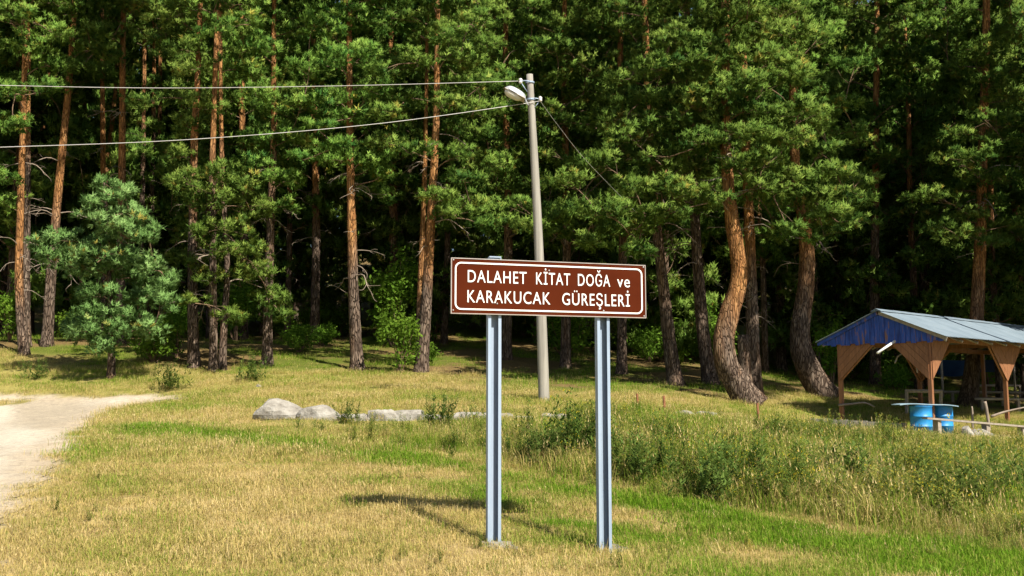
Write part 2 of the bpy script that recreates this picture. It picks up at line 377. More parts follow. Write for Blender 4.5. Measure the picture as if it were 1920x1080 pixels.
def grow_crown(pads, trunk, r, lumps=1.0, tuft=1.0, wood=True):
    """pads: (centre, radii); each is a bough of needle tufts carried by a limb that leaves the trunk."""
    P, A, S, T, O = [], [], [], [], []; mb = MB(); tz = trunk[:, 2]; done = []
    def hdist(c): return math.hypot(c[0] - np.interp(c[2], tz, trunk[:, 0]), c[1] - np.interp(c[2], tz, trunk[:, 1]))
    for c, rad in sorted(pads, key=lambda q: hdist(q[0])):
        c = np.asarray(c, float); rad = np.asarray(rad, float)
        hd = math.hypot(*(c[:2] - np.array([np.interp(c[2], tz, trunk[:, 0]), np.interp(c[2], tz, trunk[:, 1])])))
        z0 = np.clip(c[2] - .18 * hd - .1, tz[0] + .3, tz[-1]); root = np.array([np.interp(z0, tz, trunk[:, k]) for k in range(2)] + [z0])
        fork = min(done, key=lambda q: np.linalg.norm(q - c), default=None) if hd > 1.3 else None
        if fork is not None and np.linalg.norm(fork - c) < .75 * hd + .3: root = fork + np.array([0, 0, -.12]); hd = .6
        done.append(c); pt = r.random()
        m = max(4, int(lumps * 12 * (rad[0] * rad[1]) ** .5 * (1 + rad[2])))
        ld = r.normal(size=(m, 3)); ld /= np.linalg.norm(ld, axis=1)[:, None]
        lc = c + ld * rad * (r.random((m, 1)) ** .45)
        lr = r.uniform(.13, .30, m) * min(1.25, .6 + rad[0] * .6)
        if wood:
            mid = (root + c) / 2 + np.array([0, 0, .08 * hd]) + r.normal(size=3) * .12 * min(1, hd)
            L = spline([root, mid, c], 7); mb.tube(L, np.linspace(.016 + .010 * hd, .010, 7), 5, False)
            for k in range(0, m, 3):
                s = L[r.integers(3, 7)]; mb.tube(np.array([s, (s + lc[k]) / 2 + r.normal(size=3) * .04, lc[k]]), [.010, .007, .004], 3, False)
        nt_ = 10
        d = r.normal(size=(m, nt_, 3)) + np.array([0, 0, .6]); d /= np.linalg.norm(d, axis=2)[..., None]
        pos = lc[:, None] + d * (lr[:, None] * r.uniform(.45, 1.0, (m, nt_)))[..., None] * np.array([1.1, 1.1, .65])
        out = (lc - root); out /= np.linalg.norm(out, axis=1)[:, None] + 1e-6
        ax = d + np.array([0, 0, .45]) + out[:, None] * .35
        P.append(pos.reshape(-1, 3)); A.append(ax.reshape(-1, 3)); S.append(r.uniform(.85, 1.45, m * nt_) * tuft)
        O.append((d + .35 * ld[:, None] + np.array([0, 0, .12])).reshape(-1, 3))
        T.append((.30 + .36 * pt + np.repeat(r.normal(0, .14, m), nt_) + r.normal(0, .12, m * nt_) + (r.random(m * nt_) > .985) * .6))
    V, F, tt, nn = place_tufts(np.concatenate(P), np.concatenate(A), np.concatenate(S), np.concatenate(T), r, np.concatenate(O))
    return V, F, (tt, nn), mb

def trunk_mesh(P, r0, r1, o0, o1, seed, flare=1.5, sides=12, noise_=.10, step=.25):
    n = max(8, int(np.linalg.norm(np.diff(P, axis=0), axis=1).sum() / step)); C = spline(P, n)
    s = np.linspace(0, 1, n); h = C[:, 2] - C[0, 2]
    rad = r0 + (r1 - r0) * s ** .8; rad = rad * (1 + (flare - 1) * np.exp(-np.maximum(h, 0) / .28))
    mb = MB().tube(C, rad, sides, True, noise_, seed, 1.6)
    V = np.concatenate(mb.v); hh = V[:, 2]
    return mb.mesh('trunk', M_BARK, True, {'orange': np.clip((hh - o0) / max(.1, o1 - o0), 0, 1.1) - .05}), C, rad

def dead_branch_mesh(seed):
    r = np.random.default_rng(seed); mb = MB(); L = r.uniform(.8, 1.3); dr = r.uniform(-.5, .1)
    P = spline([(0, 0, 0), (L * .4, r.normal(0, .06), .14 + r.normal(0, .04)), (L * .8, r.normal(0, .1), .05 + dr * .3), (L * 1.05, r.normal(0, .12), dr * .8)], 9)
    mb.tube(P, np.linspace(.022, .006, 9), 5)
    for k in range(r.integers(2, 5)):
        i = r.integers(3, 8); e = P[i] + np.array([r.uniform(.1, .35), r.normal(0, .2), r.uniform(-.3, .12)])
        mb.tube(spline([P[i], (P[i] + e) / 2 + r.normal(size=3) * .05, e], 5), np.linspace(.01, .004, 5), 4)
    return mb.mesh('dead_branch', M_TWIG, True)
DEAD = [dead_branch_mesh(100 + k) for k in range(6)]

def add_dead(tree, C, rad, zlo, zhi, n, r, size=1.0):
    for k in range(n):
        z = r.uniform(zlo, zhi); p = np.array([np.interp(z, C[:, 2], C[:, j]) for j in range(2)] + [z])
        obj('dead_branch', DEAD[r.integers(0, 6)], tree, p, (r.normal(0, .2), r.normal(.1, .25), r.uniform(0, 2 * math.pi)), size * r.uniform(.6, 1.25))

def pine(label, D, path, w0, w1, pads=(), auto=None, orange=(2.5, 5), dead=0, deadz=(1.5, 5), seed=0, mat=None, lumps=1.0, group='pines along the forest edge',
         flare=1.45, sides=12, tn=.10, extra=.7, name='pine_tree', lean=0.0, padscale=1.0, tuft=1.0):
    r = np.random.default_rng(1000 + seed); px_m = D / FPX
    path = list(path); tall = path[-1][1] <= -100 and D < 42 and seed not in (20, 21, 22, 30, 31, 32, 33)
    if tall: path.append((path[-1][0] + r.normal(0, 8), path[-1][1] - 230)); w1 *= .6
    W = np.array([at(x, y, D) for x, y in path]); W[:, 1] += np.linspace(0, lean, len(W))
    base = W[0].copy(); base[2] = g1(base[0], base[1]); t = thing(name, label, 'tree', base, 0, group)
    L = W - base; L[0, 2] = -.12
    me, C, rad = trunk_mesh(L, w0 * px_m / 2, w1 * px_m / 2, orange[0], orange[1], seed, flare, sides, tn)
    obj('trunk', me, t)
    ps = []
    for (x, y, hw, hh) in pads:
        for k in range(2 if r.random() < extra else 1):
            dy = r.normal(0, .5) * max(.5, hw * px_m) - (.7 if k == 0 else -.8)
            c = at(x + (r.normal(0, .35 * hw) if k else 0), y + (r.normal(0, .4 * hh) if k else 0), D + dy) - base
            ps.append((c, np.array([hw * px_m * .95, max(.4, hw * px_m * .75), hh * px_m * .8]) * padscale))
    if auto:
        y0, y1, r0, r1, n = auto; n = int(n * 1.1); off = r.uniform(0, 6.28)
        for k in range(n):
            s = (k + r.random()) / n; yy = y0 + (y1 - y0) * s; R = (r0 + (r1 - r0) * s) * px_m
            c0 = at(960, yy, D)[2] - base[2]; tx = np.interp(c0, C[:, 2], C[:, 0]); ty = np.interp(c0, C[:, 2], C[:, 1])
            a = off + k * 2.39996 + r.normal(0, .3); q = R * math.sqrt(r.uniform(.15, 1))
            pr = r.uniform(.65, 1.05) * (.6 + .4 * q / max(R, .1)) * padscale
            ps.append((np.array([tx + q * math.cos(a), ty + q * math.sin(a), c0 + r.normal(0, .15)]), np.array([pr, pr, pr * r.uniform(.22, .36)])))
    V, F, tt, mb = grow_crown(ps, C, r, lumps, tuft)
    cr = obj('crown', mesh_np('crown', V, [F], mat or M_PINE, True, {'tint': tt[0]}, normals=tt[1]), t)
    mb.build('branchwork', M_LIMB, cr, True)['kind'] = 'stuff'
    if tall:                                               # the upper crown, above what the photo shows
        ct = obj('crown_top', TOPS[seed % 3], t, C[-1], (0, 0, r.uniform(0, 6.28)), (1, 1, (C[-1, 2] - at(960, path[-2][1], D)[2] + base[2]) / 5.0)); ct['kind'] = 'stuff'
    if dead: add_dead(t, C, rad, deadz[0], deadz[1], dead, r)
    return t

TOPS = []
for k in range(3):
    r = np.random.default_rng(900 + k); ps = []
    for j in range(26):
        s = (j + r.random()) / 26; a = j * 2.39996; q = (.4 + 2.6 * min(1, s * 1.8)) * math.sqrt(r.uniform(.1, 1))
        ps.append((np.array([q * math.cos(a), q * math.sin(a), .2 - 5.2 * s]), np.array([1.0, 1.0, .38])))
    V, F, tt, mb = grow_crown(ps, np.array([[0, 0, -6.0], [0, 0, 0]]), r, .8, 1.4, False)
    TOPS.append(mesh_np('crown_top', V, [F], M_PINE, True, {'tint': tt[0]}, normals=tt[1]))

# ------------------------------------------------------------------ the forest edge, tree by tree
pine('orange barked pine with tall bare trunk nearest the gravel road bend', 35, [(46,665),(36,540),(38,400),(43,240),(47,80),(50,-170)], 19, 8,
     [(40,30,60,25),(95,60,40,22),(45,85,70,28),(95,125,40,18),(30,170,50,20),(85,165,35,14),(25,235,42,18),(10,330,25,24),(15,385,22,26)], (-170,20,45,95,16), (1.5,3), 6, (2,7), 1)
pine('grey barked straight pine just behind the orange trunk beside the road', 36.5, [(50,650),(50,500),(52,330),(53,165),(54,-160)], 16, 7, [(55,150,40,15)], (-160,60,40,90,14), (6,9), 8, (2,8), 2)
pine('tall pine leaning right with bare trunk left of the bluish young pine', 37, [(88,645),(97,500),(111,340),(127,180),(138,30),(146,-160)], 22, 8,
     [(165,60,45,20),(175,95,45,16),(150,130,35,14),(130,20,50,22)], (-160,5,40,80,14), (3.5,6), 14, (2.5,9), 3)
pine('slim dark pine trunk seen between the leaning pine and the straight orange pine', 43, [(193,640),(193,450),(193,250),(191,80),(190,-140)], 13, 7, [(170,140,40,16)], (-150,60,50,80,16), (5,7), 5, (3,9), 4)
pine('straight orange topped pine rising behind the bluish young pine', 38.5, [(224,660),(227,480),(229,300),(230,120),(232,-20),(233,-170)], 19, 9,
     [(215,105,40,15),(195,35,50,22),(255,15,45,22),(215,60,35,14)], (-170,0,50,90,14), (4,6.5), 10, (4,10), 5)
for k, (x, ytop, sd) in enumerate([(266,-100,6),(284,-120,7),(296,-90,8),(155,-120,9)]):
    pine(['leftmost of the thin shaded pines close behind the bluish young pine', 'second thin shaded pine in the clump behind the bluish young pine', 'third thin shaded pine in the clump behind the bluish young pine', 'thin shaded pine right of the tall leaning pine'][k], 45 + 1.4 * k, [(x - 4,628),(x,400),(x + 4,200),(x + 6,ytop)], 12, 6, (), (-130,110,45,80,14), (8,12), 4, (3,8), sd,
         group='thin shaded pines behind the young pine')
pine('grey trunked pine with layered boughs right of the bluish young pine', 34, [(364,690),(361,560),(362,400),(365,250),(372,110),(378,-170)], 24, 10,
     [(330,30,60,28),(300,72,45,22),(345,92,60,22),(400,20,55,26),(275,190,50,18),(345,178,50,17),(365,130,50,20),(385,195,40,17),(350,232,35,18),(335,290,28,20),(330,335,24,22)], (-170,10,50,110,18), (4,8), 5, (3,6), 10)
pine('low branched pine with bushy boughs drooping over two thin trunks', 33.2, [(400,695),(400,600),(399,480),(398,330),(402,190),(408,20)], 17, 9,
     [(350,345,40,28),(400,370,60,32),(470,388,35,32),(420,430,65,26),(375,442,40,22),(450,470,55,24),(485,510,48,22),(400,520,40,22),(366,562,24,18),(430,592,35,16),(505,560,40,18),(530,592,25,14),(405,325,45,22),(450,345,40,22)],
     None, (5,8), 9, (2,5.5), 11, lumps=1.1)
pine('thin slanting trunk standing against the low branched pine', 33.6, [(416,697),(420,610),(426,500),(418,350),(414,180),(412,-160)], 16, 8, [(440,130,50,26),(420,60,55,26),(470,40,45,26)], (-170,40,60,90,12), (6,8), 3, (2,5), 12)
pine('slim pine with dead drooping twigs and bare lower trunk left of the orange pine', 34.5, [(501,687),(503,560),(509,370),(514,240),(513,130),(516,-170)], 21, 9,
     [(485,88,60,30),(545,60,60,30),(590,40,45,35),(480,180,60,22),(525,210,70,26),(565,190,45,22),(495,260,60,20),(552,342,38,15),(478,308,50,22),(548,262,45,18),(580,130,45,22),(520,330,40,14),(540,385,35,16),(470,140,55,20)], (-170,20,60,120,20), (5,9), 12, (2.5,7), 13)
pine('straight orange pine with flared base left of the leafy green sapling', 34, [(671,693),(664,580),(660,440),(657,300),(655,120),(652,-170)], 26, 10,
     [(620,62,50,22),(692,98,50,22),(640,112,60,22),(622,190,45,17),(692,170,45,18),(622,272,50,18),(700,300,40,18),(645,302,60,15),(570,300,30,14),(650,30,60,22),(600,120,40,20),(715,330,30,12),(660,215,55,18),(600,240,40,14)], (-170,10,55,110,18), (3.2,4.6), 14, (3,8.5), 14)
pine('leaning orange pine right of the leafy green sapling', 33.5, [(790,698),(797,600),(803,500),(811,360),(818,220),(820,80),(822,-170)], 26, 10,
     [(770,30,55,25),(832,62,55,22),(885,40,50,26),(780,112,55,22),(862,112,55,22),(905,160,40,22),(760,182,50,18),(842,192,55,18),(885,210,45,18),(722,272,50,17),(772,284,55,15),(862,292,45,17),(880,372,48,22),(850,402,58,25),(822,372,40,18),(900,422,32,16),(720,130,40,20),(730,215,45,16),(870,335,45,16),(915,90,35,25)], (-170,10,60,120,18), (2.6,4.0), 12, (4,8.5), 15)
pine('yellowish slim pine trunk close behind the leaning orange pine', 36, [(784,680),(788,540),(793,420),(797,290),(800,120),(802,-140)], 14, 7, (), (-150,150,60,100,14), (1.5,3), 4, (3,8), 16)
# the dense wall of boughs behind the utility pole
for (lab, D, x, yb, au, sd) in [('dense pine whose boughs fill the gap left of the utility pole', 39.5, 950, 655, (-190,430,60,150,62), 20),
        ('dense pine with full green crown directly behind the utility pole top', 38, 1060, 672, (-190,450,80,170,76), 21),
        ('broad dense pine between the utility pole and the crooked pine', 37, 1165, 695, (-190,450,80,165,72), 22),
        ('tall dark pine deep behind the utility pole', 50, 1010, 630, (-130,480,60,140,56), 23),
        ('far pine with green top behind the slim twiggy pine', 46, 590, 640, (-150,330,60,120,54), 24),
        ('far pine with green top behind the two orange pines', 45, 735, 640, (-150,400,60,120,56), 25),
        ('far pine closing the gap above the drooping boughs', 44, 455, 645, (-150,300,60,115,46), 26)]:
    pine(lab, D, [(x,yb),(x + 3,400),(x - 2,150),(x,-200)], 20, 8, (), au, (4,8), 6, (3,9), sd, padscale=1.15, group='dense pines behind the utility pole and trunks')
pine('crooked old pine with S-shaped orange trunk and wide crown', 31, [(1412,752),(1385,722),(1364,685),(1357,640),(1367,590),(1381,545),(1386,505),(1379,450),(1370,395),(1364,320),(1359,200),(1360,40),(1362,-180)], 52, 14,
     [(1330,30,70,26),(1290,62,60,22),(1400,30,60,22),(1455,62,60,26),(1255,78,50,20),(1335,88,80,26),(1440,112,75,30),(1492,142,45,26),(1290,118,60,20),(1240,132,55,24),(1380,172,70,26),(1300,190,70,26),
      (1225,182,55,22),(1330,222,60,20),(1420,205,60,22),(1500,212,58,30),(1540,232,35,22),(1258,232,65,24),(1180,252,65,24),(1482,262,65,22),(1540,282,40,20),(1300,272,60,20),(1240,302,58,22),(1135,312,62,24),
      (1065,342,55,26),(1190,352,58,22),(1500,332,75,26),(1570,322,48,26),(1590,372,45,26),(1530,372,60,20),(1450,362,50,20),(1335,372,50,18),(1270,352,55,20),(1120,392,62,24),(1050,402,48,22),(1180,432,55,18),
      (1000,422,38,18),(1100,452,48,16),(1250,402,55,18),(1600,412,38,22),(1545,442,45,16),(1480,432,38,14),(1200,470,38,13),(1440,300,60,22),(1390,250,50,18),(1210,400,50,18),(1560,400,40,18),(1352,150,55,22),(1378,215,55,20),(1340,262,55,20),(1375,312,45,16),(1345,105,50,20),(1372,55,55,22),(1425,345,50,18),(1415,150,50,22)],
     (-180,30,70,150,16), (1.0,3.8), 9, (5,8.5), 30, flare=1.25, sides=28, tn=.20, extra=.85, lumps=1.2)
pine('straight orange pine standing close behind the crooked pine', 33.5, [(1415,722),(1411,620),(1408,520),(1404,400),(1398,270),(1394,120),(1392,-170)], 29, 12, [(1470,20,60,24),(1340,0,60,24)], (-180,180,60,120,20), (3.5,5.5), 12, (2.5,7), 31)
pine('leaning grey pine left of the crooked pine, its trunk lit on one side', 34.5, [(1268,722),(1255,640),(1246,560),(1236,470),(1226,370),(1215,200),(1205,-160)], 30, 11, (), (-170,330,70,140,30), (4.5,7), 10, (4,8), 32, padscale=1.1)
pine('dark grey pine trunk between the leaning pine and the crooked pine', 36, [(1333,720),(1318,620),(1310,520),(1304,430),(1298,300),(1290,100),(1286,-150)], 29, 11, (), (-170,360,70,130,28), (7,10), 10, (3,8), 33, padscale=1.1)
pine('dark curved pine bowing out beside the picnic shelter', 35, [(1552,740),(1522,705),(1503,660),(1500,610),(1509,550),(1513,480),(1507,410),(1494,350),(1488,200),(1490,-160)], 52, 16,
     [(1560,360,50,18),(1470,380,45,15),(1540,410,45,14),(1600,350,40,18)], (-170,330,80,150,30), (2.5,6), 14, (4.5,7.5), 34, flare=1.35, sides=24, tn=.18, padscale=1.15)
pine('pine with light tipped boughs standing behind the shelter roof', 37, [(1814,760),(1824,680),(1832,580),(1838,450),(1842,300),(1848,100),(1850,-170)], 34, 14,
     [(1890,60,50,26),(1832,112,48,19),(1905,132,40,22),(1862,192,58,22),(1910,225,40,24),(1802,252,50,18),(1880,262,50,20),(1832,292,58,22),(1782,305,45,16),(1752,368,55,17),(1712,372,36,13),(1872,335,55,26),(1800,442,55,13),(1905,420,40,17),(1850,382,45,16),(1765,425,30,12),(1930,300,40,30),(1842,150,50,20),(1846,225,45,18),(1836,330,50,18),(1850,90,45,20),(1820,400,45,14),(1850,455,40,13)],
     (-170,50,80,140,18), (1.5,5), 8, (5,9), 35, extra=.6)
pine('shaded pine in the dark hollow behind the curved pine', 44, [(1640,690),(1640,500),(1642,300),(1645,-120)], 22, 9, (), (-150,420,70,150,56), (6,9), 8, (3,8), 36, padscale=1.15)
pine('shaded pine deep in the hollow above the shelter roof', 47, [(1735,690),(1733,500),(1736,300),(1738,-120)], 22, 9, (), (-150,480,70,150,56), (6,9), 8, (3,8), 37, padscale=1.15)
pine('shaded pine closing the dark gap left of the curved pine', 48, [(1465,690),(1463,500),(1460,300),(1458,-120)], 20, 9, (), (-150,420,70,140,50), (6,9), 8, (3,8), 38, padscale=1.15)
pine('bushy bluish green young pine on short trunk beside the road', 31.5, [(208,706),(209,670),(207,600),(204,500),(200,410),(196,342)], 17, 4,
     [(197,345,18,14),(190,376,42,20),(233,362,15,18),(170,402,35,20),(252,402,38,22),(210,422,58,25),(130,452,55,20),(80,462,35,16),(190,470,68,25),(280,442,33,22),(230,500,75,26),(150,500,48,20),(290,500,38,25),(110,485,40,15),
      (180,550,40,22),(258,560,58,25),(300,572,34,22),(170,592,40,20),(160,622,35,16),(220,622,48,22),(203,652,38,13),(280,618,40,20),(312,532,24,18),(240,440,45,20),(230,590,50,20),(180,645,28,12)],
     None, (8,9), 0, (1,2), 40, mat=M_BLUE, lumps=1.2, extra=.45, padscale=.98, group='young pines', flare=1.2)
# broken snag beside the crooked pine
b_ = at(1399, 735, 32.6); b_[2] = g1(b_[0], b_[1]); sn = thing('tree_stump', 'broken grey stump with flat cut top between crooked and straight pines', 'stump', b_)
top_ = at(1393, 628, 32.6) - b_
me_, _, _ = trunk_mesh(np.array([[0, 0, -.1], [-.03, 0, top_[2] * .5], [top_[0], 0, top_[2]]]), .23, .19, 6, 9, 61, 1.3, 12, .12); obj('trunk', me_, sn)

# ------------------------------------------------------------------ far pines (shared meshes)
FAR = []
for k in range(5):
    r = np.random.default_rng(500 + k); H = 19.0
    zc0 = [2.0, 1.2, 3.5, 1.0, 5.0][k]
    C0 = np.array([[0, 0, -.3], [r.normal(0, .15), r.normal(0, .15), 6], [r.normal(0, .3), r.normal(0, .3), 12], [0, 0, H]])
    tm, C, _ = trunk_mesh(C0, .19, .06, 4, 8, 70 + k, 1.4, 8, .08, .6)
    ps = []; n = 76
    for j in range(n):
        s = (j + r.random()) / n; z = H - .3 - (H - zc0) * s; R = (.5 + 2.3 * min(1, s * 1.6)) * r.uniform(.75, 1.1)
        a = j * 2.39996 + r.normal(0, .3); q = R * math.sqrt(r.uniform(.15, 1)); pr = r.uniform(.7, 1.15)
        ps.append((np.array([q * math.cos(a), q * math.sin(a), z]), np.array([pr, pr, pr * .42])))
    V, F, tt, mb = grow_crown(ps, C, r, .75, 1.5)
    FAR.append((tm, mesh_np('crown', V, [F], M_PINE, True, {'tint': tt[0]}, normals=tt[1]), mb.mesh('branchwork', M_LIMB, True), C))
LM = [(46, 'the orange pine by the road bend'), (110, 'the tall leaning pine'), (208, 'the bluish young pine'), (290, 'the straight orange topped pine'), (400, 'the low branched pine'),
      (510, 'the slim twiggy pine'), (665, 'the straight orange pine'), (745, 'the leafy sapling'), (815, 'the leaning orange pine'), (935, 'the left sign post'), (1020, 'the utility pole'),
      (1135, 'the right sign post'), (1250, 'the leaning grey pine'), (1320, 'the dark grey trunk'), (1380, 'the crooked pine'), (1510, 'the dark curved pine'), (1620, 'the blue shelter gable'),
      (1750, 'the shelter corner post'), (1860, 'the metal shelter roof')]
ORD = 'first second third fourth fifth sixth seventh eighth ninth tenth eleventh twelfth thirteenth fourteenth fifteenth sixteenth'.split()
def ordinal_labels(spots, what):                           # counted back into the wood from the nearest landmark in front
    cols = {}; out = {}
    for i, (x, y) in enumerate(spots):
        px = 960 + FPX * x / y
        if -20 < px < 1940: cols.setdefault(min(range(len(LM)), key=lambda q: abs(LM[q][0] - px)), []).append((y, i))
    for q, l in cols.items():
        for k, (y, i) in enumerate(sorted(l)): out[i] = '%s %s counting back behind %s' % (ORD[k], what, LM[q][1])
    return out
far_spots = []
r = np.random.default_rng(77)
for row, Y in enumerate([46, 50.5, 55, 60, 66, 73, 81, 90]):
    half = .56 * Y + 3; n = int(2 * half / (4.1 + row * .25))
    for j in range(n):
        x = -half + (j + .5 + r.uniform(-.35, .35) + .5 * (row % 2)) * 2 * half / n; y = Y + r.uniform(-1.8, 1.8)
        far_spots.append((x, y))
for s_ in [(21.5, 33), (24.5, 38), (22, 43), (27, 45), (19.5, 40), (25, 31), (-23, 37), (-25, 42), (-21, 41.5)]: far_spots.append(s_)
FL = ordinal_labels(far_spots, 'shaded interior pine')
for j, (x, y) in enumerate(far_spots):
    tm, cm, bm, C = FAR[j % 5]
    t = thing('pine_tree', FL.get(j, 'tall pine standing beside the view in the forest'), 'tree', (x, y, g1(x, y)), r.uniform(0, 6.28), 'pines in the shaded forest interior')
    s = r.uniform(.85, 1.1); t.scale = (s, s, s * r.uniform(1.05, 1.3))
    obj('trunk', tm, t); c = obj('crown', cm, t); obj('branchwork', bm, c)['kind'] = 'stuff'
    if y < 52: add_dead(t, C, None, 2, 7, 4, r, 1.2)

for (x, y, lab) in [(17.2, 27.0, 'unseen tall pine added beside the shelter, high crown shading the curved pine')]:  # unseen pine added right of the view; its high crown shades the curved pine
    t = thing('pine_tree', lab, 'tree', (x, y, g1(x, y)), .4, 'unseen pines added for shade'); o_ = obj('trunk', FAR[0][0], t); o_.scale = (1.2, 1.2, 1.15)
    obj('crown', TOPS[0], t, (0, 0, 21.5), None, (1.15, 1.15, 1.45))

# ------------------------------------------------------------------ leafy undergrowth
def leaf_cloud(seed, n, rad, leaf, stems=5, zoff=.0, up=.3):
    r = np.random.default_rng(seed); k = 26
    d = r.normal(size=(k, 3)); d /= np.linalg.norm(d, axis=1)[:, None]; cl = d * np.asarray(rad) * (r.random((k, 1)) ** .4) * .85; cl[:, 2] += rad[2] + zoff
    ci = r.integers(0, k, n); P = cl[ci] + r.normal(size=(n, 3)) * np.asarray(rad) * .16
    nrm = r.normal(size=(n, 3)) + np.array([0, -.2, up * 2]); nrm /= np.linalg.norm(nrm, axis=1)[:, None]
    u = np.cross(nrm, r.normal(size=(n, 3))); u /= np.linalg.norm(u, axis=1)[:, None]; v = np.cross(nrm, u); s = leaf * r.uniform(.6, 1.2, (n, 1))
    V = np.stack([P - u * s, P + v * s * .45, P + u * s, P - v * s * .45], 1).reshape(-1, 3)
    mb = MB()
    for c in cl[:stems * 2]:
        b = np.array([r.normal(0, .05), r.normal(0, .05), -.05]); mb.tube(spline([b, (b + c) / 2 + r.normal(size=3) * .06, c], 6), np.linspace(.022, .006, 6), 4, False)
    tint = np.clip(.45 + np.repeat(r.normal(0, .22, n), 4) + np.repeat(r.normal(0, .12, k)[ci], 4), 0, 1)
    return V, np.arange(n * 4).reshape(-1, 4), tint, mb
SHR = []
for k, (rad, n, lf) in enumerate([((.75, .7, 1.15), 2200, .075), ((1.1, .9, .7), 2200, .07), ((.8, .8, .5), 1500, .065)]):
    V, F, tt, mb = leaf_cloud(300 + k, n, rad, lf, 5, .25 if k == 0 else 0)
    SHR.append((mesh_np('foliage', V, [F], M_LEAF, False, {'tint': tt}), mb.mesh('stem', M_LIMB, True)))
SH = [('bright green leafy sapling between the two orange pines', 748, 695, 33.0, 0, 1.0, None),
      ('low leafy shrub at the foot of the leaning orange pine', 795, 690, 36, 2, .8, None),
      ('green shrub behind the pair of trunks nearest the road', 18, 655, 38, 0, .95, None), ('leafy bush right of the leaning pine base', 135, 648, 38.5, 1, .85, None),
      ('dark shrub under the right side of the bluish young pine', 290, 690, 34.5, 1, 1.1, None), ('dark shrub left of the grey trunked pine', 330, 680, 36, 0, .9, None),
      ('shrub in shade between the slim pine and the orange pine', 560, 660, 39, 1, .8, None), ('small shrub beside the dark thin trunk', 605, 640, 42, 2, .9, None),
      ('green shrub in gloom right of the crooked pine', 1560, 690, 42, 0, 1.2, None), ('shaded shrub between dark pine and crooked pine', 1345, 690, 42, 0, 1.2, None),
      ('shaded shrub beyond the leaning grey pine', 1215, 680, 44, 1, 1.1, None)]
for (lab, x, y, D, k, s, g) in SH:
    p = at(x, y, D); p[2] = g1(p[0], p[1]); t = thing('leafy_shrub' if k else 'leafy_sapling', lab, 'shrub', p, r.uniform(0, 6), g); t.scale = (s,) * 3
    obj('foliage', SHR[k][0], t); obj('stem', SHR[k][1], t)
US = []
for j in range(34): y = r.uniform(42, 60); US.append((r.uniform(-.51, .51) * y, y))
UL = ordinal_labels(US, 'shaded understorey shrub')
for j, (x, y) in enumerate(US):
    k = r.integers(0, 3); s = r.uniform(.9, 1.8)
    t = thing('leafy_shrub', UL[j], 'shrub', (x, y, g1(x, y)), r.uniform(0, 6), 'shrubs in the shaded forest interior'); t.scale = (s, s, s)
    obj('foliage', SHR[k][0], t); obj('stem', SHR[k][1], t)

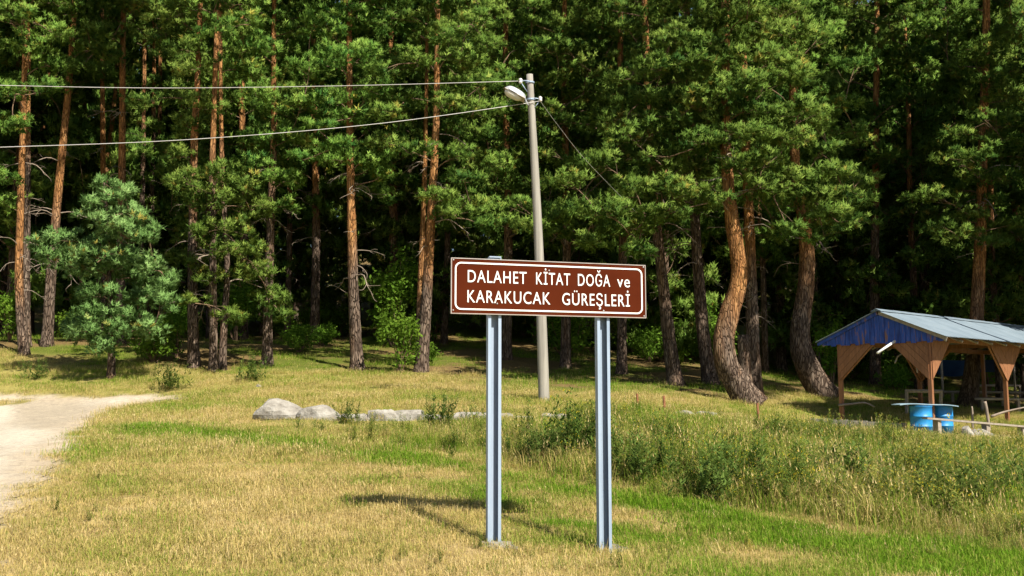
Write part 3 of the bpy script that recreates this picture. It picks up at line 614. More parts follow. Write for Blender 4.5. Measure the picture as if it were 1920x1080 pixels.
# ------------------------------------------------------------------ road sign
M_BROWN = simple('brown_sign_paint', (.064, .0108, .0026), (.086, .0160, .0042), (1.3, 1.3, 2.5), .8, 0, .0, .001, spec=.05)
M_WHITE = simple('white_sign_paint', (.72, .71, .68), (.82, .81, .79), (4, 4, 4), .7, 0, .0, .001, spec=.15)
M_GALV = simple('galvanised_steel', (.27, .345, .45), (.37, .455, .57), (5, 5, 1.2), .5, .25, .1, .002)
M_EDGE = simple('dull_aluminium', (.34, .30, .27), (.46, .42, .38), (5, 5, 5), .5, .4)
M_BOLT = simple('bolt_steel', (.35, .33, .32), (.6, .58, .56), (30, 30, 30), .4, .7)
def sign():
    DL, DR = 9.55, 10.1
    tl, bl = at(847, 485, DL), at(846, 587, DL); tr, br = at(1208, 498.5, DR), at(1206.5, 595, DR)
    ex = tr - tl; ex[2] = 0; Wd = np.linalg.norm(ex); ang = math.atan2(ex[1], ex[0])
    zt = (tl[2] + tr[2]) / 2; zb = (bl[2] + br[2]) / 2; H = zt - zb
    mid = (tl + tr) / 2; gzm = g1(mid[0], mid[1])
    t = thing('road_sign', 'brown sign with white Turkish lettering on two galvanised steel posts', 'sign', (mid[0], mid[1], gzm), ang)
    def lx(px, row=.5):                                    # photo column -> position along the panel
        X0, X1 = tl[0], tr[0]; d0 = (DL * cp + (tl[2] - CAMZ) * sp * .7); d1 = (DR * cp + (tr[2] - CAMZ) * sp * .7); k = (px - 960) / FPX
        u = (k * d0 - X0) / ((X1 - X0) - k * (d1 - d0)); return (u - .5) * Wd
    z0 = zb - gzm
    pn = MB().box((0, 0, z0 + H / 2), (Wd, .022, H)).build('panel', M_BROWN, t)
    for sx in (-1, 1): MB().box((sx * (Wd / 2 + .004), .002, z0 + H / 2), (.008, .034, H + .016)).build('edge_strip', M_EDGE, pn)
    for sz in (-1, 1): MB().box((0, .002, z0 + H / 2 + sz * (H / 2 + .004)), (Wd, .034, .008)).build('edge_strip', M_EDGE, pn)
    # white border line with rounded corners
    def rrect(a, b, r):
        P = []
        for (cx, cz, s0) in ((a - r, b - r, 0), (-a + r, b - r, 90), (-a + r, -b + r, 180), (a - r, -b + r, 270)):
            for k in range(7): q = math.radians(s0 + k * 15); P.append((cx + r * math.cos(q), cz + r * math.sin(q)))
        return np.array(P)
    a, b = Wd / 2 - .029, H / 2 - .031; o = rrect(a, b, .062); i = rrect(a - .0155, b - .0155, .048); n = len(o)
    V = []
    for y in (-.0150, -.0105):
        for P in (o, i): V += [(p[0], y, p[1] + z0 + H / 2) for p in P]
    q = [[k, (k + 1) % n, n + (k + 1) % n, n + k] for k in range(n)] + [[k, (k + 1) % n, 2 * n + (k + 1) % n, 2 * n + k] for k in range(n)] + [[n + k, n + (k + 1) % n, 3 * n + (k + 1) % n, 3 * n + k] for k in range(n)]
    MB().add(V, q).build('border', M_WHITE, pn)
    # lettering, word by word
    Hc = .682; cap = .118
    for (txt, xa, xb, v1) in [('DALAHET', 222, 752, .428), ('KİTAT', 838, 1145, .428), ('DOĞA', 1215, 1505, .428), ('ve', 1568, 1682, .428),
                              ('KARAKUCAK', 220, 965, .80), ('GÜREŞLERİ', 1072, 1680, .80)]:
        cu = bpy.data.curves.new('lettering', 'FONT'); cu.body = txt; cu.extrude = .002; cu.offset = .002; cu.space_character = 1.12; cu.resolution_u = 4
        fo = bpy.data.objects.new('lettering', cu); COL.objects.link(fo); bpy.context.view_layer.update()
        me = bpy.data.meshes.new_from_object(fo.evaluated_get(bpy.context.evaluated_depsgraph_get())); bpy.data.objects.remove(fo)
        me.materials.clear(); me.materials.append(M_WHITE)
        co = np.empty(len(me.vertices) * 3, np.float32); me.vertices.foreach_get('co', co); co = co.reshape(-1, 3)
        x0, x1 = co[:, 0].min(), co[:, 0].max(); ua, ub = lx(830 + xa * 400 / 1920), lx(830 + xb * 400 / 1920)
        out = np.empty_like(co); out[:, 0] = ua + (co[:, 0] - x0) / (x1 - x0) * (ub - ua)
        out[:, 2] = z0 + H - v1 * H + co[:, 1] * cap / Hc; out[:, 1] = -.0135 - co[:, 2] * .6
        me.vertices.foreach_set('co', out.ravel()); me.update()
        obj('lettering', me, pn)
    for (u, v) in [(-.985, .95), (.985, .95), (.985, -.95), (-.985, -.9), (-.55, -.62), (.55, -.78), (-.02, .68)]:
        MB().lathe([(0, .006), (.007, .005), (.009, 0)], 10).build('bolt', M_BOLT, pn, loc=(u * Wd / 2, -.011, z0 + H / 2 + v * H / 2), rot=(math.pi / 2, 0, 0))
    # two open channel posts
    w_, dp, lip, th = .132, .075, .030, .005; h = w_ / 2
    prof = np.array([(-h + lip, 0), (-h, 0), (-h, dp), (h, dp), (h, 0), (h - lip, 0), (h - lip, th), (h - th, th), (h - th, dp - th), (-h + th, dp - th), (-h + th, th), (-h + lip, th)])
    for k, (px, py, D, top) in enumerate([(927, 1018, 9.7, .026), (1140, 1042, 10.2, .012)]):
        xx = lx(928.5 if k == 0 else 1132); c, s_ = math.cos(ang), math.sin(ang); wx, wy = mid[0] + c * xx, mid[1] + s_ * xx
        g = g1(wx, wy) - gzm - .15; n = len(prof); z1 = z0 + H + top
        V = np.array([(p[0], p[1] + .013, z) for z in (g, z1) for p in prof])
        q = [[i, (i + 1) % n, n + (i + 1) % n, n + i] for i in range(n)] + [[n + 1, n + 2, n + 9, n + 10], [n + 2, n + 3, n + 8, n + 9], [n + 3, n + 4, n + 7, n + 8], [n, n + 1, n + 10, n + 11], [n + 4, n + 5, n + 6, n + 7]]
        po = MB().add(V, q).build('post', M_GALV, t, loc=(xx, 0, 0))
        for zz in (z0 + .08, z0 + H - .08):
            MB().box((0, dp + .02, zz), (.17, .012, .035)).build('clamp', M_GALV, po)
        if k == 0: MB().box((.0, .02, z1 + .006), (.12, .05, .012)).build('clamp', M_GALV, po)
    return mid, ang
SG, SANG = sign()
M_CONC = simple('pale_rough_concrete', (.15, .135, .115), (.26, .24, .205), (6, 6, 6), .95, 0, .8, .02)
M_ROCK = simple('pale_weathered_stone', (.13, .115, .095), (.28, .26, .225), (3.5, 3.5, 3.5), .95, 0, 1.0, .08, c3=(.37, .355, .32), stops=(.33, .55, .75))

def rock_mesh(name, rad, seed, mat, rough=.25, n=22, m=14):
    r = np.random.default_rng(seed); A = np.linspace(0, 2 * math.pi, n, endpoint=False); B = np.linspace(-.45 * math.pi, .5 * math.pi, m)
    a, b = np.meshgrid(A, B); d = np.stack([np.cos(a) * np.cos(b), np.sin(a) * np.cos(b), np.sin(b)], -1)
    pl = r.normal(size=(11, 3)); pl[:, 2] = np.abs(pl[:, 2]) * .8; pl /= np.linalg.norm(pl, axis=1)[:, None]; h = r.uniform(.62, .98, 11)
    dist = np.minimum(1.05, np.min(np.where(d @ pl.T > .05, h / np.maximum(d @ pl.T, .05), 9), -1))
    dist = dist * (1 + rough * .35 * (fbm(d[..., 0] * 3 + 5 + seed, d[..., 1] * 3 + d[..., 2] * 2.3 + 7, seed, 4) - .5))
    V = (d * dist[..., None] * np.asarray(rad)).reshape(-1, 3)
    i, j = np.meshgrid(np.arange(m - 1), np.arange(n), indexing='ij'); q = np.stack([i * n + j, i * n + (j + 1) % n, (i + 1) * n + (j + 1) % n, (i + 1) * n + j], -1).reshape(-1, 4)
    return mesh_np(name, V, [q], mat)
def rock(name, label, cat, px, py, D, rad, seed, mat=None, group=None, rz=0, sink=.25):
    p = at(px, py, D); p[2] = g1(p[0], p[1]) + rad[2] * (1 - 2 * sink) * .5
    return tag(obj(name, rock_mesh(name, rad, seed, mat or M_ROCK), None, p, (0, 0, rz)), label, cat, group)
# crumbled footings round the posts
for k, (lab, px, py, D) in enumerate([('crumbled concrete footing around the left sign post', 927, 1018, 9.72), ('crumbled concrete footing around the right sign post', 1140, 1042, 10.22)]):
    p = at(px, py, D); o = obj('concrete_footing', rock_mesh('concrete_footing', (.25, .17, .05), 40 + k, M_CONC, 1.5), None, (p[0], p[1], g1(p[0], p[1]) + .005)); tag(o, lab, 'footing')

# ------------------------------------------------------------------ utility pole, lamp, wires
M_POLE = simple('weathered_pole_wood', (.19, .175, .15), (.35, .33, .285), (16, 16, .6), .9, 0, .5, .01)
M_LAMP = simple('lamp_housing_grey', (.30, .315, .34), (.40, .415, .44), (3, 3, 3), .5, .2, .05)
M_LENS = simple('lamp_lens_plastic', (.55, .53, .48), (.66, .64, .59), (3, 3, 3), .25, 0, .05)
M_WIRE = simple('wire_aluminium', (.45, .44, .42), (.58, .57, .55), (2, 2, 2), .5, .3, 0)
M_CERAM = simple('insulator_porcelain', (.6, .58, .55), (.74, .72, .7), (9, 9, 9), .25)
M_RUST = simple('rusty_iron', (.16, .065, .03), (.30, .13, .06), (12, 12, 12), .9)
PD = 24.5
pb = at(1021, 752, PD); pb[2] = g1(pb[0], pb[1]); ptop = at(993, 140, PD)
pole = thing('utility_pole', 'tall weathered wooden utility pole behind the brown sign', 'pole', pb)
Lp = np.linspace([0, 0, -.4], ptop - pb, 22); Lp[:, 0] += .04 * np.sin(np.linspace(0, math.pi, 22))
MB().tube(Lp, np.linspace(.142, .083, 22), 18, True, .05, 5, .3).build('shaft', M_POLE, pole, True)
def on_pole(py): f = (at(1000, py, PD)[2] - pb[2] ) / (ptop[2] - pb[2]); return pb + (ptop - pb) * f
for i, (py, sx, tip) in enumerate([(153, -1, (976, 152)), (185, 1, (1013, 186))]):
    c = on_pole(py) - pb; e = at(*tip, PD - .05) - pb
    br = MB().tube(spline([c + [-.05 * sx, -.06, 0], (c + e) / 2 + [0, -.05, .0], e], 6), .014, 6).build('bracket', M_GALV, pole, True)
    MB().tube(np.array([e + [0, 0, -.02], c + [.07 * sx, -.04, -.28]]), .012, 5).build('brace', M_GALV, pole, True)
    MB().lathe([(0, -.07), (.035, -.06), (.05, -.02), (.03, 0), (.055, .03), (.035, .06), (0, .08)], 12, e).build('insulator', M_CERAM, br, True)
for zz in (155, 187): MB().lathe([(.104, -.02), (.112, -.02), (.112, .02), (.104, .02)], 16, on_pole(zz) - pb).build('clamp_band', M_GALV, pole)
# lamp
arm0 = at(990, 200, PD) + [0, -.1, 0]; arm1 = at(982, 178, PD - .18)
lamp = thing('street_lamp', 'pale grey street lamp head on a short arm near the pole top', 'street lamp', arm0)
MB().tube(spline([(0, 0, 0), (np.array(arm1) - arm0) * .6 + [0, 0, -.03], np.array(arm1) - arm0], 8), .028, 8).build('arm', M_LAMP, lamp, True)
hc = np.array(at(965, 178, PD - .3)) - arm0; ang_l = math.radians(28)
def shell(zs, sx, sy, n=24, rows=8, top=True):
    V = []; 
    for k in range(rows + 1):
        f = k / rows; c = math.cos(f * math.pi / 2) ** .6; zz = math.sin(f * math.pi / 2) * zs
        for j in range(n):
            a = 2 * math.pi * j / n; ca, sa = math.cos(a), math.sin(a); tp = 1 - .22 * ca
            V.append((sx * c * math.copysign(abs(ca) ** .8, ca), sy * tp * c * math.copysign(abs(sa) ** .8, sa), zz))
    q = [[k * n + j, k * n + (j + 1) % n, (k + 1) * n + (j + 1) % n, (k + 1) * n + j] for k in range(rows) for j in range(n)]
    return V, q
for nm, zs, sx, sy, mt, dz in (('housing', .16, .30, .16, M_LAMP, 0), ('lens', -.10, .24, .125, M_LENS, -.012)):
    V, q = shell(zs, sx, sy); V = np.array(V) + [-.03 if nm == 'lens' else 0, 0, dz]
    MB().add(V, q).build(nm, mt, lamp, True, loc=hc, rot=(math.radians(-8), ang_l, 0))
MB().box((0, 0, 0), (.60, .33, .02)).build('gasket', M_EDGE, lamp, loc=hc + [0, 0, -.006], rot=(math.radians(-8), ang_l, 0), scale=(.93, .9, .8))
def wire(name, label, pts, rad, seg=40):
    p0 = np.array(pts[0]); o = obj(name, MB().tube(spline(np.array(pts) - p0, seg), rad, 5).mesh(name, M_WIRE, True), None, p0); return tag(o, label, 'cable')
wire('power_line', 'upper pale overhead wire running level to the pole top', [at(976, 152, PD - .05), at(640, 161, PD - .5), at(300, 165, PD - 1), at(0, 160, PD - 1.5), at(-160, 155, PD - 2)], .008)
wire('power_line', 'lower pale overhead wire sloping up to the lamp on the pole', [at(1013, 186, PD - .1), at(985, 194, PD - .15), at(700, 233, PD - 1), at(350, 262, PD - 2), at(0, 276, PD - 3), at(-160, 279, PD - 3.5)], .008)
wire('guy_wire', 'thin dark stay wire falling from the pole into the pine boughs', [at(1013, 190, PD), at(1050, 240, PD + 1), at(1100, 302, PD + 2.5), at(1195, 400, PD + 6)], .005)

# ------------------------------------------------------------------ boulder, kerb, small stones, stakes
rock('boulder', 'large pale grey boulder at the end of the stone kerb', 'boulder', 530, 772, 20.6, (.62, .42, .33), 14, sink=.22)
rock('boulder', 'lower pale boulder leaning against the large one', 'boulder', 604, 777, 20.3, (.50, .34, .24), 19, sink=.25)
kp = [at(640, 776, 20.2), at(740, 774, 20.4), at(850, 778, 20.4), at(960, 781, 20.5), at(1065, 788, 20.6)]
kb = thing('stone_kerb', 'long low pale stone kerb running right from the boulders', 'kerb', (kp[0][0], kp[0][1], g1(kp[0][0], kp[0][1])))
S_ = spline(np.array(kp), 9); rr_ = np.random.default_rng(5)
for i in range(8):
    a, b = S_[i], S_[i + 1]; d = b - a; L = np.linalg.norm(d[:2]); mdl = (a + b) / 2; gzb = g1(mdl[0], mdl[1]); top = max(mdl[2] + .02, gzb + .05) + (.04 if i % 3 else -.03)
    hb = (top - gzb) + .25; nxk, nzk = 9, 5; Vk = []                 # long rough-hewn blocks, butted end to end
    for ix in range(nxk):
        for (yy, zz) in ((-.16, 0), (-.17, .5), (-.15, .85), (-.09, 1.0), (.06, 1.02), (.14, .9), (.16, .45), (.16, 0)):
            q_ = fbm(np.array([ix * .7 + i * 9 + yy * 4]), np.array([zz * 3.0 + yy * 5]), 71)[0] - .5
            Vk.append(((ix / (nxk - 1) - .5) * L * .992, yy + q_ * .07, zz * hb + q_ * .07 * (zz > .3) - (.02 if ix in (0, nxk - 1) and zz > .8 else 0)))
    qk = [[a_ * 8 + b_, a_ * 8 + b_ + 1, a_ * 8 + b_ + 9, a_ * 8 + b_ + 8] for a_ in range(nxk - 1) for b_ in range(7)]; tk = [[e_ , e_ + b_, e_ + b_ + 1] for e_ in (0, (nxk - 1) * 8) for b_ in range(1, 7)]
    MB().add(Vk, qk, tk).build('kerb_block', M_ROCK, kb, loc=np.array([mdl[0], mdl[1], top - hb]) - np.array(kb.location), rot=(0, math.atan2(-(b[2] - a[2]), L) * .6, math.atan2(d[1], d[0])))
for k, (lab, px, py, D, rad) in enumerate([('flat pale stone half hidden in grass right of the sign', 1326, 780, 24, (.36, .25, .14)), ('small pale stone beside the flat stone in the weeds', 1288, 787, 23.6, (.30, .2, .12)),
        ('small white stone on the bank left of the boulder', 485, 739, 30, (.12, .1, .06)), ('pale stone at the foot of the crooked pine', 1445, 783, 25, (.16, .12, .08)),
        ('flat broken stone under the plank bench', 1838, 803, 27.2, (.4, .25, .16)), ('grey stone slab leaning below the plank bench', 1812, 800, 26.9, (.2, .15, .25))]):
    rock('stone', lab, 'stone', px, py, D, rad, 90 + k)
for k, (lab, px, y0, y1) in enumerate([('rusty iron stake first right of the sign', 1195, 772, 738), ('rusty iron stake second right of the sign', 1245, 777, 742), ('rusty stake standing below the crooked pine', 1421, 790, 756)]):
    p = at(px, y0, 24.5); g = g1(p[0], p[1]); h = at(px, y1, 24.5)[2] - g
    tag(MB().tube(np.array([(0, 0, -.1), (.01, 0, h * .5), (.0, 0, h)]), .032, 6, True, .1, k).build('iron_stake', M_RUST, None, loc=(p[0], p[1], g)), lab, 'stake')

# ------------------------------------------------------------------ picnic shelter
M_BLUE_P = simple('worn_blue_paint', (.010, .028, .17), (.022, .075, .37), (7, 7, 1.3), .65, 0, .3, .004, c3=(.20, .10, .08), stops=(.36, .55, .64))
M_WOOD = simple('varnished_plank_wood', (.15, .06, .026), (.31, .14, .065), (18, 18, 2.0), .6, 0, .25, .004)
M_WOODG = simple('grey_weathered_plank', (.22, .18, .14), (.38, .33, .27), (12, 12, 12), .9, 0, .3, .006)
M_ROOF = simple('corrugated_zinc', (.155, .205, .25), (.22, .275, .325), (1.5, 1.5, 1.5), .5, .2, .05, .004, c3=(.40, .36, .33))
M_DRUM = simple('blue_drum_paint', (.012, .16, .42), (.03, .27, .58), (6, 6, 6), .45, 0, .1, .004, c3=(.10, .10, .12))
Bp = at(1748, 783, 28); TH = math.atan2(.66, .75); ca, sa = math.cos(TH), math.sin(TH)
Bp[2] = g1(Bp[0], Bp[1]); ZB = 3.12 - Bp[2]; WG = 2.77; RID = 4.03 - Bp[2]; EAV = 3.19 - Bp[2]
sh = thing('picnic_shelter', 'open wooden picnic shelter with blue gable and corrugated metal roof', 'shelter', Bp, TH)
def lw(x, y): return Bp[0] + ca * x - sa * y, Bp[1] + sa * x + ca * y
def lgz(x, y): return g1(*lw(x, y)) - Bp[2]
XS = [0, 4.93, 9.8]
for x in XS:
    for y in (0, WG):
        g = lgz(x, y) - .1; MB().box((x, y, (g + ZB) / 2), (.11, .11, ZB - g)).build('post', M_WOOD, sh)
for y in (0, WG): MB().box((5.85, y, ZB + .075), (11.9, .10, .15)).build('beam', M_WOOD, sh)
for x in XS: MB().box((x, WG / 2, ZB + .07), (.09, WG - .1, .14)).build('beam', M_WOOD, sh)
def brace(x, y, dx, dy, wdt=1.12, hgt=1.08):                # corner bracket clad with slanting planks
    br = MB().tube(np.array([(0, 0, -hgt), (dx * wdt, dy * wdt, 0)]), .035, 4).build('brace', M_WOOD, sh, loc=(x, y, ZB))
    n = 5
    for k in range(n):
        f0, f1 = k / n + .004, (k + 1) / n - .004
        P = [(f0 * wdt, 0), (f1 * wdt, 0), (0, -f1 * hgt), (0, -f0 * hgt)]
        V = []; off = .06 + .003 * (k % 2)
        nx_, ny_ = (-dy, dx) if True else (0, 0)
        for s in (-off - .02, -off):
            for (u, zz) in P: V.append((dx * u + abs(ny_) * 0 + (s if dy else 0), dy * u + (s if dx else 0), zz))
        MB().add(V, [[0, 1, 2, 3], [7, 6, 5, 4], [0, 4, 5, 1], [1, 5, 6, 2], [2, 6, 7, 3], [3, 7, 4, 0]]).build('plank', M_WOOD, br)
for (x, y, dx, dy) in [(0, WG, 0, -1), (0, 0, 0, 1), (0, 0, 1, 0), (4.93, 0, -1, 0), (4.93, 0, 1, 0), (4.93, WG, -1, 0), (4.93, WG, 0, -1), (0, WG, 1, 0), (9.8, 0, -1, 0)]: brace(x, y, dx, dy)
YM = WG / 2; HALF = 2.0
def roof_z(y): return RID - (RID - EAV) * abs(y - YM) / HALF
nb = 24; ys = np.linspace(YM - HALF + .12, YM + HALF - .12, nb + 1)
gbw = MB().box((-.1, YM, ZB + .05), (.05, WG + .9, .10)).build('gable_beam', M_WOOD, sh)
for i in range(nb):
    y0, y1 = ys[i] + .004, ys[i + 1] - .004; lo = ZB - .02 + .03 * math.sin(i * 2.3); P = [(y0, lo), (y1, lo), (y1, roof_z(y1) - .03), (y0, roof_z(y0) - .03)]
    if y0 < YM < y1: P = [(y0, lo), (y1, lo), (y1, roof_z(y1) - .03), (YM, RID - .03), (y0, roof_z(y0) - .03)]
    if min(P[2][1], P[-1][1]) - lo < .02: P[0] = (y0, min(lo, P[-1][1] - .05)); P[1] = (y1, min(lo, P[2][1] - .05))
    MB().prism(P, 0, -.155 - .006 * (i % 2), -.130).build('gable_board', M_BLUE_P, sh)
for s in (-1, 1):
    P0 = np.array([-.2, YM + s * .02, RID - .04]); P1 = np.array([-.2, YM + s * HALF, EAV - .04]); d = P1 - P0; Lr = np.linalg.norm(d); an = math.atan2(d[2], d[1])
    MB().box((0, 0, 0), (.03, Lr, .10)).build('barge_board', M_BLUE_P if s > 0 else M_WOODG, sh, loc=(P0 + P1) / 2, rot=(an, 0, 0))
    for k in range(13):                                     # rafters
        x = -.05 + k * .98; Pa = np.array([x, YM, RID - .08]); Pb = np.array([x, YM + s * (HALF - .08), EAV - .075]); MB().tube(np.array([Pa, Pb]), .042, 4).build('rafter', M_WOODG, sh)
    n = 14; wsh = 12.6 / n                                  # corrugated sheets
    for k in range(n):
        m = 40; xx = np.linspace(0, wsh + .05, m); zz = .017 * np.sin(xx / .076 * 2 * math.pi)
        rows = []
        for f in (0, .33, .66, 1.0):
            yy = YM + s * (HALF + .03) * f; base = RID + .035 - (RID - EAV) * (HALF + .03) / HALF * f - .012 * math.sin(f * math.pi)
            rows.append(np.stack([xx, np.full(m, yy), zz + base + .002 * (k % 2)], -1))
        V = np.concatenate(rows); q = [[r_ * m + j, r_ * m + j + 1, (r_ + 1) * m + j + 1, (r_ + 1) * m + j] for r_ in range(3) for j in range(m - 1)]
        o = MB().add(V, q).build('roof_sheet', M_ROOF, sh, True, loc=(-.3 + k * wsh, 0, .002 * ((k * 7) % 3)))
for k in range(14): MB().prism([(YM - .16, RID - .03), (YM, RID + .045), (YM + .16, RID - .03), (YM + .16, RID - .022), (YM, RID + .056), (YM - .16, RID - .022)], 0, -.32 + k * .9, .56 + k * .9 + .05).build('ridge_cap', M_ROOF, sh, loc=(0, 0, .03 + .004 * (k % 2)))

def seat_plank(name, label, cat, A, Bq, w_, th, mat, legs=(), seed=0):
    A = np.asarray(A); Bq = np.asarray(Bq); g = g1(A[0], A[1]); t = thing(name, label, cat, (A[0], A[1], g)); o = A * [1, 1, 0] + [0, 0, g]
    d = Bq - A; R = np.array(Vector(d).to_track_quat('X', 'Z').to_matrix())
    MB().box((0, 0, 0), (np.linalg.norm(d), w_, th), R).build('plank', mat, t, loc=(A + Bq) / 2 - o)
    for f in legs:
        p = A + d * f; gg = g1(p[0], p[1]) - .08; h = p[2] - th / 2 - gg
        MB().box((0, 0, 0), (.11, w_ * .7, h)).build('leg', M_WOODG, t, loc=(p[0] - o[0], p[1] - o[1], gg + h / 2 - g), rot=(0, 0, .3))
    return t
# low wall, benches, drums in front of the shelter
wa, wb = at(1520, 784, 29.6), at(1700, 794, 28.4); g_ = min(g1(wa[0], wa[1]), g1(wb[0], wb[1]))
lwl = thing('low_wall', 'low grey concrete wall at the edge of the shelter', 'wall', (wa[0], wa[1], g_)); d_ = wb - wa; nW = 5
for i in range(nW):
    p = wa + d_ * (i + .5) / nW; MB().box((0, 0, 0), (np.linalg.norm(d_) / nW - .008, .2, p[2] - g_ + .3)).build('block', M_CONC, lwl, loc=np.array([p[0], p[1], (p[2] + g_ - .3) / 2]) - [wa[0], wa[1], g_], rot=(0, 0, math.atan2(d_[1], d_[0])))
seat_plank('plank_bench', 'long grey plank bench in front of the blue drum', 'bench', at(1734, 784, 27.2), at(1960, 803, 27.6), .28, .05, M_WOODG, (.1, .5, .8))
for k, (lab, px, D) in enumerate([('bright blue steel drum left of the shelter corner post', 1727, 27.9), ('darker blue drum with yellow mark right of the corner post', 1766, 28.3)]):
    p = at(px, 780, D); g = g1(p[0], p[1]); t = thing('steel_drum', lab, 'drum', (p[0], p[1], g - .05)); rd_ = .29; h = at(px, 762, D)[2] - g + .05
    prof = [(0, 0), (rd_, 0), (rd_, h * .32), (rd_ + .015, h * .335), (rd_, h * .35), (rd_, h * .65), (rd_ + .015, h * .665), (rd_, h * .68), (rd_, h - .02), (rd_ + .012, h - .01), (rd_, h), (0, h - .015)]
    MB().lathe(prof, 28).build('body', M_DRUM, t, True)
    MB().lathe([(rd_ - .01, h - .005), (rd_ + .016, h + .002), (rd_ + .01, h + .02), (rd_ - .012, h + .012)], 28).build('rim', M_DRUM, t, True)
    if k: MB().tube(spline([(.05, -.285, h * .62), (.10, -.28, h * .72), (.06, -.285, h * .78), (.02, -.29, h * .68), (.09, -.28, h * .6)], 12), .012, 5).build('yellow_mark', simple('yellow_paint', (.5, .4, .03), (.6, .5, .05)), t)
pa, pb2 = at(1679, 759, 27.9), at(1788, 762, 28.2)
tt_ = thing('table_top', 'warped blue grey board lying across the blue drums', 'board', (pa + pb2) / 2); dd = pb2 - pa
mb = MB(); n = 12
V = []; 
for i in range(n + 1):
    f = i / n; c = pa + dd * f - (pa + pb2) / 2 + np.array([0, 0, .045 * math.sin(f * math.pi) + .012 * math.sin(f * 9)])
    for (yy, zz) in ((-.32, -.012), (.32, -.012), (.32, .012), (-.32, .012)): V.append(c + [0, yy, zz])
q = [[i * 4 + j, i * 4 + (j + 1) % 4, i * 4 + 4 + (j + 1) % 4, i * 4 + 4 + j] for i in range(n) for j in range(4)] + [[3, 2, 1, 0], [n * 4, n * 4 + 1, n * 4 + 2, n * 4 + 3]]
mb.add(V, q).build('board', simple('faded_blue_board', (.16, .26, .34), (.30, .40, .46), (3, 9, 9), .7), tt_)
# loose tube lamp under the gable, bent hose, frame, rails, rough table, tarp
a, b = at(1645, 662, 28.4), at(1676, 641, 28.6); tb = thing('tube_lamp', 'white unlit tube lamp hanging askew under the blue gable', 'lamp', a)
MB().tube(np.array([[0, 0, 0], b - a]), .035, 10).build('tube', M_WHITE, tb, True); MB().tube(np.array([(b - a), (b - a) * 1.12]), .045, 10).build('end_cap', M_EDGE, tb, True)
hp = [at(1678, 681, 29.2), at(1684, 668, 29.2), at(1697, 662, 29.2), at(1711, 669, 29.2), at(1718, 685, 29.2), at(1720, 699, 29.2)]
tag(MB().tube(spline(np.array(hp) - hp[0], 20), .022, 7).build('bent_hose', M_WOODG, None, True, loc=hp[0]), 'grey hose bent into an arch under the shelter', 'hose')
fr = thing('wooden_frame', 'pale open wooden frame standing behind the drums', 'frame', [*at(1731, 757, 32)[:2], g1(*at(1731, 757, 32)[:2])]); fo_ = np.array(fr.location)
for (A, Bq) in [(at(1700, 775, 32), at(1700, 733, 32)), (at(1764, 775, 32), at(1764, 733, 32)), (at(1697, 733, 32), at(1767, 734, 32))]:
    MB().tube(np.array([A - fo_, Bq - fo_]), .055, 4).build('bar', M_WOODG, fr)
for (lab, ya, yb, xa, D, hl) in [('dark rail fence seen through the shelter', 735, 739, 1768, 38, 1), ('lower rough bench rail behind the shelter', 748, 752, 1828, 35, 1), ('yellow lit rail far behind the shelter', 723, 725, 1835, 43, 1)]:
    A, Bq = at(xa, ya, D), at(1990, yb, D); t = thing('rail', lab, 'rail', [A[0], A[1], g1(A[0], A[1])]); o_ = np.array(t.location)
    MB().tube(spline(np.array([A, (A + Bq) / 2 + [0, 0, .02], Bq]) - o_, 8), .05, 6).build('bar', M_WOODG, t, True)
    for f in (.08, .5, .92):
        p = A + (Bq - A) * f; g = g1(p[0], p[1]) - .1; MB().box((0, 0, 0), (.09, .09, max(.1, p[2] - g))).build('post', M_WOODG, t, loc=np.array([p[0], p[1], (p[2] + g) / 2]) - o_)
for k, (lab, pts, D) in enumerate([('crooked grey stick standing behind the plank bench', [(1855, 792), (1850, 770), (1846, 753)], 28.5), ('short pale stick beside the crooked stick', [(1823, 785), (1823, 772), (1822, 762)], 28.8),
        ('long bent branch leaning up beside the right post', [(1858, 781), (1885, 772), (1925, 763)], 29), ('thin branch lying across the left shelter post', [(1572, 760), (1600, 757), (1622, 755), (1640, 763)], 30)]):
    P = [at(x, y, D) for x, y in pts]; P[0][2] = min(P[0][2], g1(P[0][0], P[0][1]) + (0 if k < 2 else 9)); 
    tag(MB().tube(spline(np.array(P) - P[0], 10), np.linspace(.04, .022, 10) if k else .05, 6, True, .2, k).build('stick', M_TWIG, None, True, loc=P[0]), lab, 'stick')
M_TARP = simple('blue_tarpaulin', (.01, .03, .10), (.02, .06, .17), (2, 2, 2), .5)
A, Bq = at(1765, 675, 40), at(1900, 672, 40); g = g1(A[0], A[1]); tp = thing('tarpaulin', 'dark blue tarpaulin stretched in shade behind the shelter', 'tarpaulin', (A[0], A[1], g))
n = 14; V = []
for i in range(n + 1):
    for j in range(9):
        f, e = i / n, j / 8; p = A + (Bq - A) * f; V.append((p[0] - A[0], p[1] - A[1] + .10 * math.sin(f * 14) * e + .5 * e, p[2] - g - (.55 + .08 * math.sin(f * 7)) * e - .05 * math.sin(f * 3.14)))
V = np.array(V); V2 = V + [0, .012, 0]; nn = len(V); q = [[i * 9 + j, i * 9 + j + 1, (i + 1) * 9 + j + 1, (i + 1) * 9 + j] for i in range(n) for j in range(8)]
MB().add(np.concatenate([V, V2]), q + [[a_ + nn for a_ in f] for f in q]).build('sheet', M_TARP, tp, True)
for p in (A, Bq): gg = g1(p[0], p[1]) - .1; MB().tube(np.array([(p[0] - A[0], p[1] - A[1], gg - g), (p[0] - A[0], p[1] - A[1], p[2] - g + .05)]), .05, 6).build('post', M_WOODG, tp, True)

